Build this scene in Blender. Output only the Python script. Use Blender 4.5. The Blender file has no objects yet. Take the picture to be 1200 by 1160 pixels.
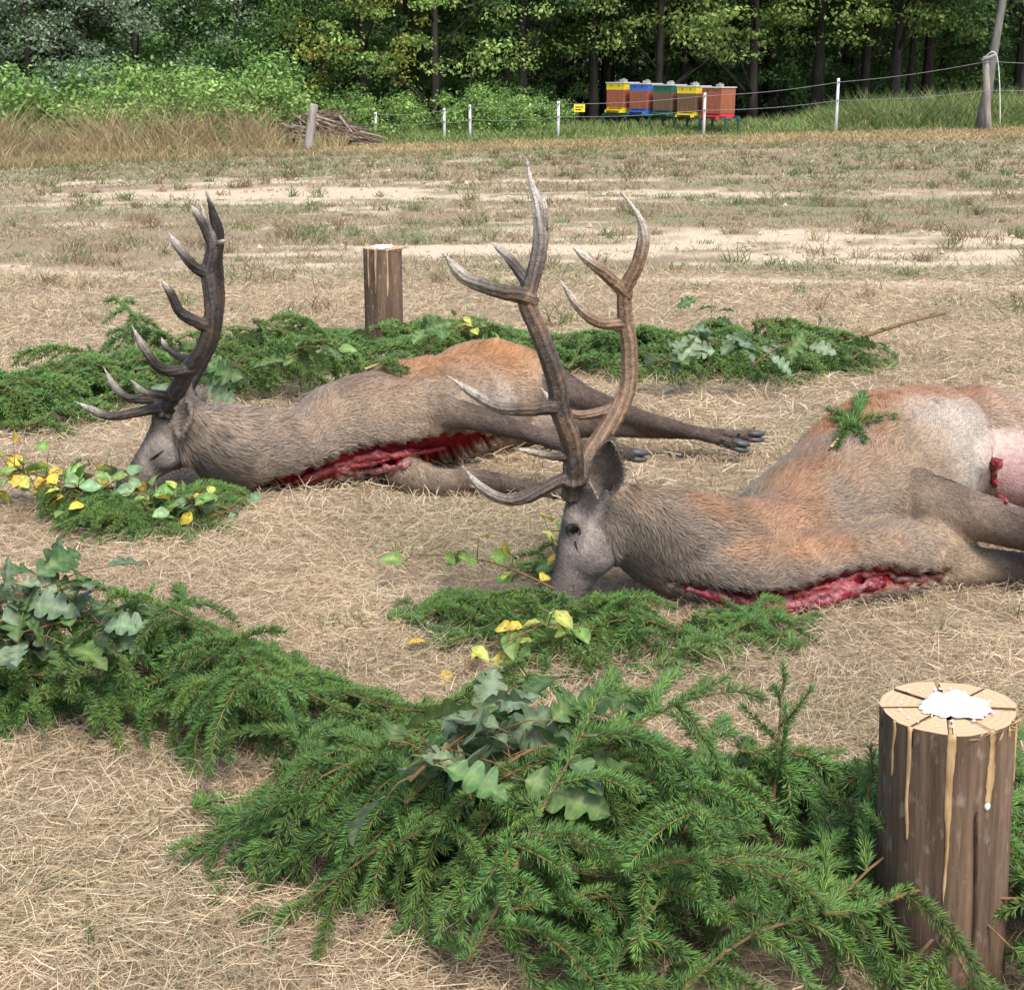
import bpy, bmesh, math, random
import numpy as np
from mathutils import Vector, Matrix
from mathutils.bvhtree import BVHTree

random.seed(7)
rng = np.random.default_rng(7)
scene = bpy.context.scene
C = scene.collection
R = math.radians

# ------------------------------------------------------------------ camera
F = 1780.0; CAMH = 1.5; PITCH = math.atan(495.0 / F)
cam_d = bpy.data.cameras.new('camera')
cam_d.sensor_fit = 'HORIZONTAL'; cam_d.sensor_width = 36.0
cam_d.lens = F / 1200.0 * 36.0
cam_d.clip_start = 0.05; cam_d.clip_end = 2000
cam = bpy.data.objects.new('camera', cam_d); C.objects.link(cam)
cam.location = (0, 0, CAMH); cam.rotation_euler = (math.pi / 2 - PITCH, 0, 0)
scene.camera = cam

# ------------------------------------------------------------------ world, sun, exposure
SUN_EL, SUN_AZ = 58.0, 155.0          # azimuth clockwise from +Y (the view direction)
w = bpy.data.worlds.new('World'); scene.world = w; w.use_nodes = True
nt = w.node_tree; nt.nodes.clear()
sky = nt.nodes.new('ShaderNodeTexSky'); sky.sky_type = 'NISHITA'; sky.sun_disc = False
sky.sun_elevation = R(SUN_EL); sky.sun_rotation = R(SUN_AZ)
sky.air_density = 1.0; sky.dust_density = 2.5; sky.ozone_density = 0.6
bg = nt.nodes.new('ShaderNodeBackground'); bg.inputs['Strength'].default_value = 0.13
wo = nt.nodes.new('ShaderNodeOutputWorld')
nt.links.new(sky.outputs[0], bg.inputs[0]); nt.links.new(bg.outputs[0], wo.inputs[0])
sun_d = bpy.data.lights.new('sun', 'SUN'); sun_d.energy = 1.5; sun_d.angle = R(14); sun_d.color = (1.0, 0.95, 0.87)
sun = bpy.data.objects.new('sun', sun_d); C.objects.link(sun)
sdir = Vector((math.sin(R(SUN_AZ)) * math.cos(R(SUN_EL)), math.cos(R(SUN_AZ)) * math.cos(R(SUN_EL)), math.sin(R(SUN_EL))))
sun.rotation_euler = sdir.to_track_quat('Z', 'Y').to_euler(); sun.location = (0, 0, 30)
vs = scene.view_settings
vs.view_transform = 'Standard'; vs.look = 'None'; vs.gamma = 1.0; vs.exposure = 1.2
vs.use_curve_mapping = False
scene.cycles.max_bounces = 6; scene.cycles.diffuse_bounces = 3; scene.cycles.glossy_bounces = 2; scene.cycles.transmission_bounces = 3

# ------------------------------------------------------------------ pixel -> place helpers
SP, CP = math.sin(PITCH), math.cos(PITCH)
def ray(px, py):
    u = (px - 600.0) / F; v = -(py - 580.0) / F
    return Vector((u, CP + v * SP, -SP + v * CP))
def W(px, py, Y):                      # the point on that line of sight at distance Y
    d = ray(px, py); t = Y / d.y
    return Vector((d.x * t, Y, CAMH + d.z * t))
def G(px, py, z=0.0):                  # the point where it meets the height z
    d = ray(px, py); t = (z - CAMH) / d.z
    return Vector((d.x * t, d.y * t, z))
def project(P):                        # numpy points -> photo pixels
    P = np.asarray(P, float); q = P - np.array([0, 0, CAMH])
    dep = q[:, 1] * CP - q[:, 2] * SP; up = q[:, 1] * SP + q[:, 2] * CP
    return 600 + F * q[:, 0] / dep, 580 - F * up / dep
def gp(px, Y):                         # ground point in column px at distance Y
    x = (px - 600.0) / F * (Y * CP + CAMH * SP)
    return Vector((x, Y, gz(x, Y)))

def smooth(a, b, x):
    t = np.clip((np.asarray(x, float) - a) / (b - a), 0, 1); return t * t * (3 - 2 * t)
def vhash(i, j, s):
    h = np.sin(i * 127.1 + j * 311.7 + s * 74.7) * 43758.5453
    return h - np.floor(h)
def vnoise(x, y, s=0):
    x = np.asarray(x, float); y = np.asarray(y, float)
    i = np.floor(x); j = np.floor(y); fx = x - i; fy = y - j
    fx = fx * fx * (3 - 2 * fx); fy = fy * fy * (3 - 2 * fy)
    a = vhash(i, j, s); b = vhash(i + 1, j, s); c = vhash(i, j + 1, s); d = vhash(i + 1, j + 1, s)
    return (a * (1 - fx) + b * fx) * (1 - fy) + (c * (1 - fx) + d * fx) * fy
def fbm(x, y, s=0, o=3):
    t = 0; a = 0.5; n = 0
    for k in range(o):
        t = t + a * vnoise(x * 2 ** k, y * 2 ** k, s + k * 13); n += a; a *= 0.5
    return t / n
def gza(x, y):                         # the lie of the land
    x = np.asarray(x, float); y = np.asarray(y, float)
    base = smooth(12, 31, y) * np.clip(0.16 + 0.026 * x, -0.15, 0.6)
    base = base + 14.0 * smooth(74, 125, y)  # invented slope behind the wood, raised to block bright sky between the trunks
    bump = 0.022 * (fbm(x * 1.7, y * 1.7, 3) - 0.5) + 0.03 * smooth(9, 14, y) * (fbm(x * 0.35, y * 2.2, 5) - 0.5)
    return base + bump
def gz(x, y): return float(gza(np.array([x]), np.array([y]))[0])

# ------------------------------------------------------------------ object helpers
def tag(o, label, cat, group=None, kind=None):
    if label: o['label'] = label
    if cat: o['category'] = cat
    if group: o['group'] = group
    if kind: o['kind'] = kind
    return o
def empty(name, loc, rz=0.0):
    o = bpy.data.objects.new(name, None); C.objects.link(o)
    o.location = loc; o.rotation_euler = (0, 0, rz); o.empty_display_size = 0.1
    return o
def link(name, me, mat=None, parent=None, loc=None):
    o = bpy.data.objects.new(name, me); C.objects.link(o)
    if mat is not None and len(me.materials) == 0: me.materials.append(mat)
    if parent is not None:
        o.parent = parent
        o.matrix_parent_inverse = Matrix.Identity(4)
    if loc is not None: o.location = loc
    return o
def np_mesh(name, V, faces, col=None, smooth_=True):
    """V (n,3); faces: list of (m,k) index arrays of any k; col (n,3)"""
    me = bpy.data.meshes.new(name)
    V = np.asarray(V, np.float32)
    me.vertices.add(len(V)); me.vertices.foreach_set('co', V.ravel())
    faces = [np.asarray(f, np.int32) for f in faces if len(f)]
    loops = np.concatenate([f.ravel() for f in faces])
    sizes = np.concatenate([np.full(len(f), f.shape[1], np.int32) for f in faces])
    starts = np.concatenate([[0], np.cumsum(sizes)[:-1]]).astype(np.int32)
    me.loops.add(len(loops)); me.loops.foreach_set('vertex_index', loops)
    me.polygons.add(len(sizes)); me.polygons.foreach_set('loop_start', starts)
    me.polygons.foreach_set('use_smooth', np.full(len(sizes), smooth_, bool))
    me.update(calc_edges=True)
    if col is not None:
        a = me.attributes.new('col', 'FLOAT_COLOR', 'POINT')
        c = np.ones((len(V), 4), np.float32); c[:, :3] = col
        a.data.foreach_set('color', c.ravel())
    me.validate()
    return me
class MB:                               # collects shapes into one mesh
    def __init__(s): s.v = []; s.f = []; s.c = []
    def add(s, V, Fs, col=(1, 1, 1)):
        o = len(s.v); s.v += [tuple(p) for p in V]; s.f += [tuple(i + o for i in f) for f in Fs]
        s.c += [tuple(col)] * len(V)
    def box(s, c, h, rot=None, col=(1, 1, 1)):
        V = [Vector((x * h[0], y * h[1], z * h[2])) for x in (-1, 1) for y in (-1, 1) for z in (-1, 1)]
        if rot is not None: V = [rot @ v for v in V]
        V = [v + Vector(c) for v in V]
        s.add(V, [(0, 1, 3, 2), (4, 6, 7, 5), (0, 4, 5, 1), (2, 3, 7, 6), (0, 2, 6, 4), (1, 5, 7, 3)], col)
    def tube(s, pts, rad, n=8, col=(1, 1, 1), flat=1.0, jit=0.0, seed=0):
        rr = random.Random(seed)
        pts = [Vector(p) for p in pts]; N = len(pts)
        if not hasattr(rad, '__len__'): rad = [rad] * N
        V = []; Fs = []
        t = (pts[1] - pts[0]).normalized(); ref = Vector((0, 0, 1)) if abs(t.z) < 0.9 else Vector((1, 0, 0))
        u = t.cross(ref).normalized()
        for i, p in enumerate(pts):
            t = (pts[min(i + 1, N - 1)] - pts[max(i - 1, 0)]).normalized()
            u = (u - t * u.dot(t)).normalized(); q = t.cross(u)
            for k in range(n):
                a = 2 * math.pi * k / n; r = rad[i] * (1 + jit * (rr.random() - 0.5))
                V.append(p + (u * math.cos(a) + q * math.sin(a) * flat) * r)
        for i in range(N - 1):
            for k in range(n):
                a = i * n + k; b = i * n + (k + 1) % n
                Fs.append((a, b, b + n, a + n))
        V.append(pts[0]); V.append(pts[-1]); c0 = len(V) - 2
        for k in range(n):
            Fs.append((c0, (k + 1) % n, k)); Fs.append((c0 + 1, (N - 1) * n + k, (N - 1) * n + (k + 1) % n))
        s.add(V, Fs, col)
    def loft(s, st, n=24):              # stations (centre, half axis U, half axis V)
        V = []; Fs = []
        for (c, U, Q) in st:
            for k in range(n):
                a = 2 * math.pi * k / n
                V.append(Vector(c) + Vector(U) * math.cos(a) + Vector(Q) * math.sin(a))
        N = len(st)
        for i in range(N - 1):
            for k in range(n):
                a = i * n + k; b = i * n + (k + 1) % n
                Fs.append((a, b, b + n, a + n))
        V.append(Vector(st[0][0])); V.append(Vector(st[-1][0])); c0 = len(V) - 2
        for k in range(n):
            Fs.append((c0, (k + 1) % n, k)); Fs.append((c0 + 1, (N - 1) * n + k, (N - 1) * n + (k + 1) % n))
        s.add(V, Fs)
    def ball(s, c, ax, n=14, col=(1, 1, 1)):   # ellipsoid, ax = three half-axis vectors
        st = []
        a, b, d = [Vector(x) for x in ax]
        for i in range(n + 1):
            t = math.pi * (0.02 + 0.96 * i / n)
            st.append((Vector(c) - a * math.cos(t), b * math.sin(t), d * math.sin(t)))
        o = len(s.v); s.loft(st, n + 2); s.c[o:] = [tuple(col)] * (len(s.v) - o)
    def mesh(s, name, smooth_=True, col=False):
        me = bpy.data.meshes.new(name); me.from_pydata(s.v, [], s.f)
        me.polygons.foreach_set('use_smooth', np.full(len(me.polygons), smooth_, bool))
        if col:
            a = me.attributes.new('col', 'FLOAT_COLOR', 'POINT')
            c = np.ones((len(s.v), 4), np.float32); c[:, :3] = np.array(s.c)
            a.data.foreach_set('color', c.ravel())
        me.update()
        return me
    def build(s, name, mat, parent=None, smooth_=True, col=False, loc=None):
        return link(name, s.mesh(name, smooth_, col), mat, parent, loc)

def remesh(mb, voxel, iters=6, fac=0.5):
    me = mb.mesh('tmp'); o = bpy.data.objects.new('tmp', me); C.objects.link(o)
    bm = bmesh.new(); bm.from_mesh(me); bmesh.ops.recalc_face_normals(bm, faces=bm.faces); bm.to_mesh(me); bm.free()
    m = o.modifiers.new('r', 'REMESH'); m.mode = 'VOXEL'; m.voxel_size = voxel
    if iters:
        sm = o.modifiers.new('s', 'SMOOTH'); sm.factor = fac; sm.iterations = iters
    dg = bpy.context.evaluated_depsgraph_get(); dg.update()
    out = bpy.data.meshes.new_from_object(o.evaluated_get(dg))
    bpy.data.objects.remove(o); bpy.data.meshes.remove(me)
    out.polygons.foreach_set('use_smooth', np.full(len(out.polygons), True, bool))
    return out
def mesh_np(me):
    V = np.empty(len(me.vertices) * 3, np.float32); me.vertices.foreach_get('co', V)
    N = np.empty(len(me.vertices) * 3, np.float32); me.vertices.foreach_get('normal', N)
    return V.reshape(-1, 3).astype(float), N.reshape(-1, 3).astype(float)
def set_col(me, col):
    a = me.attributes.get('col') or me.attributes.new('col', 'FLOAT_COLOR', 'POINT')
    c = np.ones((len(me.vertices), 4), np.float32); c[:, :3] = col
    a.data.foreach_set('color', c.ravel())
def catmull(pts, n):
    pts = [np.array(p, float) for p in pts]
    P = [2 * pts[0] - pts[1]] + pts + [2 * pts[-1] - pts[-2]]
    out = []; m = len(pts) - 1
    for k in range(n):
        t = k / (n - 1) * m; i = min(int(t), m - 1); f = t - i
        a, b, c, d = P[i], P[i + 1], P[i + 2], P[i + 3]
        out.append(0.5 * (2 * b + (c - a) * f + (2 * a - 5 * b + 4 * c - d) * f * f + (3 * b - a - 3 * c + d) * f ** 3))
    return np.array(out)

# ------------------------------------------------------------------ materials
def new_mat(name):
    m = bpy.data.materials.new(name); m.use_nodes = True
    return m, m.node_tree, m.node_tree.nodes['Principled BSDF']
def node(nt, t, **kw):
    n = nt.nodes.new(t)
    for k, v in kw.items(): setattr(n, k, v)
    return n
def mat_attr(name, rough=0.8, spec=0.3, trans=0.0, var=0.0, noise_scale=0, noise_amt=0.0, bump=0.0, bump_scale=200, sheen=0.0, objvar=0.0, coat=0.0):
    m, nt, b = new_mat(name)
    at = node(nt, 'ShaderNodeAttribute', attribute_name='col'); src = at.outputs['Color']
    if noise_amt:
        no = node(nt, 'ShaderNodeTexNoise'); no.inputs['Scale'].default_value = noise_scale; no.inputs['Detail'].default_value = 4
        geo = node(nt, 'ShaderNodeNewGeometry'); nt.links.new(geo.outputs['Position'], no.inputs['Vector'])
        mr = node(nt, 'ShaderNodeMapRange'); mr.inputs[1].default_value = 0.25; mr.inputs[2].default_value = 0.75
        mr.inputs[3].default_value = 1 - noise_amt; mr.inputs[4].default_value = 1 + noise_amt
        nt.links.new(no.outputs['Fac'], mr.inputs[0])
        mx = node(nt, 'ShaderNodeVectorMath', operation='SCALE'); nt.links.new(src, mx.inputs[0]); nt.links.new(mr.outputs[0], mx.inputs['Scale'])
        src = mx.outputs[0]
    if objvar:
        oi = node(nt, 'ShaderNodeObjectInfo'); hs = node(nt, 'ShaderNodeHueSaturation')
        mr = node(nt, 'ShaderNodeMapRange'); mr.inputs[3].default_value = 1 - objvar; mr.inputs[4].default_value = 1 + objvar
        nt.links.new(oi.outputs['Random'], mr.inputs[0]); nt.links.new(mr.outputs[0], hs.inputs['Value'])
        m2 = node(nt, 'ShaderNodeMapRange'); m2.inputs[3].default_value = 0.5 - objvar * 0.06; m2.inputs[4].default_value = 0.5 + objvar * 0.08
        ml = node(nt, 'ShaderNodeMath', operation='FRACT'); mm = node(nt, 'ShaderNodeMath', operation='MULTIPLY'); mm.inputs[1].default_value = 17.3
        nt.links.new(oi.outputs['Random'], mm.inputs[0]); nt.links.new(mm.outputs[0], ml.inputs[0]); nt.links.new(ml.outputs[0], m2.inputs[0])
        nt.links.new(m2.outputs[0], hs.inputs['Hue']); nt.links.new(src, hs.inputs['Color']); src = hs.outputs[0]
    nt.links.new(src, b.inputs['Base Color'])
    b.inputs['Roughness'].default_value = rough; b.inputs['Specular IOR Level'].default_value = spec
    b.inputs['Sheen Weight'].default_value = sheen; b.inputs['Coat Weight'].default_value = coat
    if bump:
        nb = node(nt, 'ShaderNodeTexNoise'); nb.inputs['Scale'].default_value = bump_scale; nb.inputs['Detail'].default_value = 5
        geo = node(nt, 'ShaderNodeNewGeometry'); nt.links.new(geo.outputs['Position'], nb.inputs['Vector'])
        bp = node(nt, 'ShaderNodeBump'); bp.inputs['Strength'].default_value = bump; bp.inputs['Distance'].default_value = 0.01
        nt.links.new(nb.outputs['Fac'], bp.inputs['Height']); nt.links.new(bp.outputs[0], b.inputs['Normal'])
    if trans:
        tr = node(nt, 'ShaderNodeBsdfTranslucent'); nt.links.new(src, tr.inputs['Color'])
        ms = node(nt, 'ShaderNodeMixShader'); ms.inputs[0].default_value = trans
        nt.links.new(b.outputs[0], ms.inputs[1]); nt.links.new(tr.outputs[0], ms.inputs[2])
        nt.links.new(ms.outputs[0], nt.nodes['Material Output'].inputs['Surface'])
    return m
def mat_plain(name, col, rough=0.7, spec=0.4, var=0.15, scale=8, bump=0.0, bscale=60, stretch=(1, 1, 1), col2=None, metal=0.0, coat=0.0):
    m, nt, b = new_mat(name)
    tc = node(nt, 'ShaderNodeTexCoord'); mp = node(nt, 'ShaderNodeMapping'); mp.inputs['Scale'].default_value = stretch
    nt.links.new(tc.outputs['Object'], mp.inputs[0])
    no = node(nt, 'ShaderNodeTexNoise'); no.inputs['Scale'].default_value = scale; no.inputs['Detail'].default_value = 6; no.inputs['Roughness'].default_value = 0.6
    nt.links.new(mp.outputs[0], no.inputs['Vector'])
    cr = node(nt, 'ShaderNodeValToRGB')
    c2 = col2 if col2 else tuple(min(1, c * (1 + var)) for c in col); c1 = tuple(c * (1 - var) for c in col)
    cr.color_ramp.elements[0].position = 0.3; cr.color_ramp.elements[1].position = 0.7
    cr.color_ramp.elements[0].color = (*c1, 1); cr.color_ramp.elements[1].color = (*c2, 1)
    nt.links.new(no.outputs['Fac'], cr.inputs[0]); nt.links.new(cr.outputs[0], b.inputs['Base Color'])
    b.inputs['Roughness'].default_value = rough; b.inputs['Specular IOR Level'].default_value = spec; b.inputs['Metallic'].default_value = metal
    b.inputs['Coat Weight'].default_value = coat
    if bump:
        nb = node(nt, 'ShaderNodeTexNoise'); nb.inputs['Scale'].default_value = bscale; nb.inputs['Detail'].default_value = 6
        nt.links.new(mp.outputs[0], nb.inputs['Vector'])
        bp = node(nt, 'ShaderNodeBump'); bp.inputs['Strength'].default_value = bump; bp.inputs['Distance'].default_value = 0.01
        nt.links.new(nb.outputs['Fac'], bp.inputs['Height']); nt.links.new(bp.outputs[0], b.inputs['Normal'])
    return m

M_grass = mat_attr('grass_blades', rough=0.75, spec=0.25, trans=0.2)
M_leaf = mat_attr('tree_leaves', rough=0.55, spec=0.3, trans=0.3, objvar=0.12)
M_needle = mat_attr('spruce_needles', rough=0.5, spec=0.35, trans=0.12, objvar=0.22)
M_broad = mat_attr('twig_leaves', rough=0.5, spec=0.4, trans=0.22, objvar=0.22, noise_scale=55, noise_amt=0.35)
M_twig = mat_plain('spruce_bark', (0.17, 0.10, 0.045), rough=0.85, var=0.35, scale=60)
M_bark = mat_plain('dark_tree_bark', (0.042, 0.036, 0.030), rough=0.95, var=0.5, scale=9, bump=0.8, bscale=25, stretch=(1, 1, 0.25), spec=0.1)
M_barkg = mat_plain('grey_tree_bark', (0.17, 0.16, 0.145), rough=0.95, var=0.4, scale=9, bump=0.6, bscale=25, stretch=(1, 1, 0.3), spec=0.1)
M_fur = mat_attr('deer_fur', rough=0.8, spec=0.12, sheen=0.1)
M_skin = mat_attr('deer_hide', rough=0.85, spec=0.1, noise_scale=45, noise_amt=0.25, bump=0.5, bump_scale=120)
M_antler = mat_attr('antler', rough=0.5, spec=0.4, noise_scale=60, noise_amt=0.35, bump=0.5, bump_scale=160)
M_flesh = mat_attr('raw_flesh', rough=0.36, spec=0.5, noise_scale=70, noise_amt=0.5, bump=0.6, bump_scale=90, coat=0.05)
M_eye = mat_plain('eye', (0.012, 0.010, 0.009), rough=0.18, spec=0.6)
M_hoof = mat_plain('hoof', (0.075, 0.073, 0.072), rough=0.45, var=0.3, scale=40)

# ================================================================== GROUND
def soil_mask(x, y):                   # 1 = bare pale earth
    n = fbm(x * 0.22 + 3, y * 1.1, 21, 4); f = .55 * fbm(x * 1.3, y * 3.0, 22, 3) + .45 * fbm(x * 4.5, y * 9.0, 23, 2)
    band = smooth(9.5, 12.5, y) * (1 - smooth(24, 28, y))
    m = band * smooth(0.57, 0.67, n * 0.62 + f * 0.44)
    yc = 11.45 + 0.10 * np.sin(x * 1.1) - 0.10 * x
    strip = np.exp(-((y - yc) / (0.16 + 0.10 * vnoise(x * 0.8, y * 0, 4))) ** 2) * smooth(-1.5, 0.3, x)
    f = np.clip((f - .5) * 2.2 + .5, 0, 1)
    yc2 = 18.4 + 0.4 * np.sin(x * 0.35)
    strip2 = np.exp(-((y - yc2) / .5) ** 2) * smooth(0.30, 0.55, fbm(x * 0.3, y * 0.9, 30))
    yc3 = 15.0 - 0.06 * x
    strip3 = np.exp(-((y - yc3) / 0.3) ** 2) * smooth(0.35, 0.6, fbm(x * 0.4 + 7, y, 31))
    yc4 = 21.5 + 0.05 * x
    strip4 = np.exp(-((y - yc4) / 0.4) ** 2) * smooth(0.35, 0.6, fbm(x * 0.25 + 2, y, 33))
    near = 0.25 * smooth(0.62, 0.8, fbm(x * 2.3, y * 2.3, 41)) * (1 - smooth(8, 11, y))
    return np.clip(np.maximum.reduce([m * 0.95, strip * smooth(.15, .6, f), strip2 * smooth(.2, .65, f), strip3 * smooth(.2, .65, f), strip4 * smooth(.2, .65, f), near]), 0, 1)
def green_mask(x, y):
    g = smooth(0.52, 0.72, fbm(x * 0.8 + 11, y * 1.2, 51, 3))
    far = smooth(20, 24, y) * (1 - smooth(27.5, 29, y)) * 0.7 * smooth(0.35, 0.6, fbm(x * 0.3, y * 1.5, 52))
    return np.clip(np.maximum(g * 0.7, far), 0, 1)

ys = list(1.2 * np.exp(np.linspace(0, math.log(75 / 1.2), 290)))
ys = [-400, -100, -30, -8, -3, -1, 0, 0.7] + ys + [85, 100, 130, 200, 400, 900]
u = np.linspace(-1, 1, 231)
xs = np.sign(u) * (6.0 * np.abs(u) + 18 * np.abs(u) ** 3)
xs = np.concatenate([[-900, -300, -100, -50, -32], xs, [32, 50, 100, 300, 900]])
X, Y = np.meshgrid(xs, np.array(ys))
Z = gza(X, np.clip(Y, -50, 400))
Z += 0.012 * (fbm(X * 9, Y * 9, 8) - 0.5) * (Y < 14) * (Y > 0)
V = np.stack([X.ravel(), Y.ravel(), Z.ravel()], 1)
nx, ny = len(xs), len(ys)
idx = np.arange(nx * ny).reshape(ny, nx)
Q = np.stack([idx[:-1, :-1].ravel(), idx[:-1, 1:].ravel(), idx[1:, 1:].ravel(), idx[1:, :-1].ravel()], 1)
sm = soil_mask(V[:, 0], V[:, 1])[:, None]; gm = green_mask(V[:, 0], V[:, 1])[:, None]
thatch = np.array([0.27, 0.205, 0.135]); soil = np.array([0.54, 0.44, 0.315]); grn = np.array([0.21, 0.20, 0.11])
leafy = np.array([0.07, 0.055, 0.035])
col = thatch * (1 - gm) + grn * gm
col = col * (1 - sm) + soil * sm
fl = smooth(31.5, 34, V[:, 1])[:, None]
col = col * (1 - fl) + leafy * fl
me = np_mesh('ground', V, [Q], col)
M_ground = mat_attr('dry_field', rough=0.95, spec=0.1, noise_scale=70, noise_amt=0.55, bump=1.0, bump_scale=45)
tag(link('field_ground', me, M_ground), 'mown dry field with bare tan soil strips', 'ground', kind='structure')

# ------------------------------------------------------------------ grass blades
def blades(base, az, lift, length, width, col, bend=0.3, tipcol=1.12, lay=None):
    """base (n,3), az heading, lift elevation of blade, bend = droop; 5 vertices per blade"""
    n = len(base)
    hd = np.stack([np.cos(az), np.sin(az), np.zeros(n)], 1); up = np.array([0, 0, 1.0])
    d1 = hd * np.cos(lift)[:, None] + up * np.sin(lift)[:, None]
    l2 = lift - bend
    d2 = hd * np.cos(l2)[:, None] + up * np.sin(l2)[:, None]
    mid = base + d1 * (length * 0.5)[:, None]
    tip = mid + d2 * (length * 0.5)[:, None]
    g = gza(tip[:, 0], tip[:, 1]); tip[:, 2] = np.maximum(tip[:, 2], g + 0.004)
    rr = rng.uniform(0, 2 * np.pi, n)
    sd = np.stack([-np.sin(az), np.cos(az), np.zeros(n)], 1)
    nn = np.cross(sd, d1)
    s = (sd * np.cos(rr)[:, None] + nn * np.sin(rr)[:, None]) * (width * 0.5)[:, None]
    V = np.stack([base - s, base + s, mid - s * 0.8, mid + s * 0.8, tip], 1).reshape(-1, 3)
    k = (np.arange(n) * 5)[:, None]
    Q = k + np.array([[0, 1, 3, 2]]); T = k + np.array([[2, 3, 4]])
    cc = np.stack([col * 0.95, col * 0.95, col, col, np.minimum(col * tipcol, 1)], 1).reshape(-1, 3)
    return V, Q, T, cc
def merge_blades(name, parts, mat, label, cat):
    Vs, Qs, Ts, Cs = [], [], [], []; o = 0
    for (V, Q, T, c) in parts:
        Vs.append(V); Qs.append(Q + o); Ts.append(T + o); Cs.append(c); o += len(V)
    me = np_mesh(name, np.concatenate(Vs), [np.concatenate(Qs), np.concatenate(Ts)], np.concatenate(Cs), False)
    return tag(link(name, me, mat), label, cat, kind='stuff')
STRAW = np.array([[0.62, 0.50, 0.335], [0.52, 0.40, 0.255], [0.70, 0.585, 0.42], [0.38, 0.285, 0.185], [0.58, 0.43, 0.265]])
GREENB = np.array([[0.17, 0.21, 0.075], [0.12, 0.17, 0.055], [0.24, 0.26, 0.11], [0.30, 0.29, 0.14]])
def pick(pal, n, j=0.15):
    return pal[rng.integers(0, len(pal), n)] * rng.uniform(1 - j, 1 + j, (n, 1))
def scatter(n, y0, y1, pw=1.0, margin=0.25):
    y = y0 + (y1 - y0) * rng.random(n) ** pw
    hw = y * 0.345 + margin
    x = rng.uniform(-1, 1, n) * hw
    return x, y
def keep(x, y, p):
    k = rng.random(len(x)) < p; return x[k], y[k]

parts = []
# lying straw litter, near
for (n, y0, y1, L0, L1, wd, pw) in ((45000, 2.0, 3.3, 0.015, 0.09, 0.0015, 0.8), (115000, 2.0, 5.2, 0.02, 0.11, 0.0017, 0.75), (100000, 5.0, 11.8, 0.03, 0.13, 0.0030, 0.75)):
    x, y = scatter(n, y0, y1, pw)
    clump = fbm(x * 5, y * 5, 61, 3)
    x, y = keep(x, y, (1 - soil_mask(x, y) * 0.9) * (0.6 + .8 * smooth(0.3, 0.62, clump)))
    n = len(x)
    z = gza(x, y) + rng.random(n) ** 2 * 0.028 + 0.003
    az = rng.uniform(0, 2 * np.pi, n) + 1.5 * (fbm(x * 2, y * 2, 62) - 0.5)
    c = pick(STRAW, n, .25) * (0.72 + 0.5 * fbm(x * 2.2, y * 2.2, 9))[:, None]
    gg = np.clip(green_mask(x, y) * .5, 0, 1)[:, None] * (rng.random((n, 1)) < .6); c = c * (1 - gg) + np.array([0.27, 0.25, 0.13]) * gg
    parts.append(blades(np.stack([x, y, z], 1), az, rng.normal(0.08, 0.22, n), rng.uniform(L0, L1, n), np.full(n, wd) * rng.uniform(0.6, 1.5, n), c, bend=rng.normal(0.15, 0.5, n)))
# the same litter, coarser, to either side of the view
x = rng.uniform(-1, 1, 46000); y = rng.uniform(.6, 12, 46000); x = np.sign(x) * (y * .345 + .2 + np.abs(x) * 2.2); n = len(x)
parts.append(blades(np.stack([x, y, gza(x, y) + rng.random(n) * .02], 1), rng.uniform(0, 6.3, n), rng.normal(.1, .25, n), rng.uniform(.05, .16, n), rng.uniform(.003, .008, n), pick(STRAW, n, .25) * .9, bend=.2))
# standing stubble and green blades, near
for (n, y0, y1, L0, L1, wd, pw, gfrac) in ((34000, 2.0, 5.2, 0.03, 0.085, 0.0020, 0.75, 0.22), (60000, 5.0, 12.0, 0.03, 0.09, 0.0034, 0.75, 0.20)):
    x, y = scatter(n, y0, y1, pw)
    cl = smooth(0.42, 0.66, fbm(x * 4 + 5, y * 4, 63))
    x, y = keep(x, y, (1 - soil_mask(x, y) * 0.9) * (0.15 + cl)); n = len(x)
    gr = rng.random(n) < np.clip(gfrac * 0.45 + 0.75 * green_mask(x, y) * smooth(0.4, 0.6, fbm(x * 3, y * 3, 64)), 0, 0.85)
    c = np.where(gr[:, None], pick(GREENB, n), pick(STRAW, n))
    parts.append(blades(np.stack([x, y, gza(x, y)], 1), rng.uniform(0, 6.3, n), rng.uniform(0.5, 1.45, n), rng.uniform(L0, L1, n), np.full(n, wd) * rng.uniform(0.7, 1.5, n), c, bend=0.55))
cx, cy = scatter(170, 2.1, 9, 0.8, 0.2); m_ = len(cx); ci = np.repeat(np.arange(m_), 12); n = len(ci)      # green tufts left by the mower
x = cx[ci] + rng.normal(0, .018, n); y = cy[ci] + rng.normal(0, .018, n)
parts.append(blades(np.stack([x, y, gza(x, y)], 1), rng.uniform(0, 6.3, n), rng.uniform(.7, 1.45, n), rng.uniform(.04, .11, n), np.full(n, .0034), pick(GREENB, n, .25), bend=.6))
merge_blades('dry_grass', parts, M_grass, 'dry straw and mown grass round the stags', 'dry grass')
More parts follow.
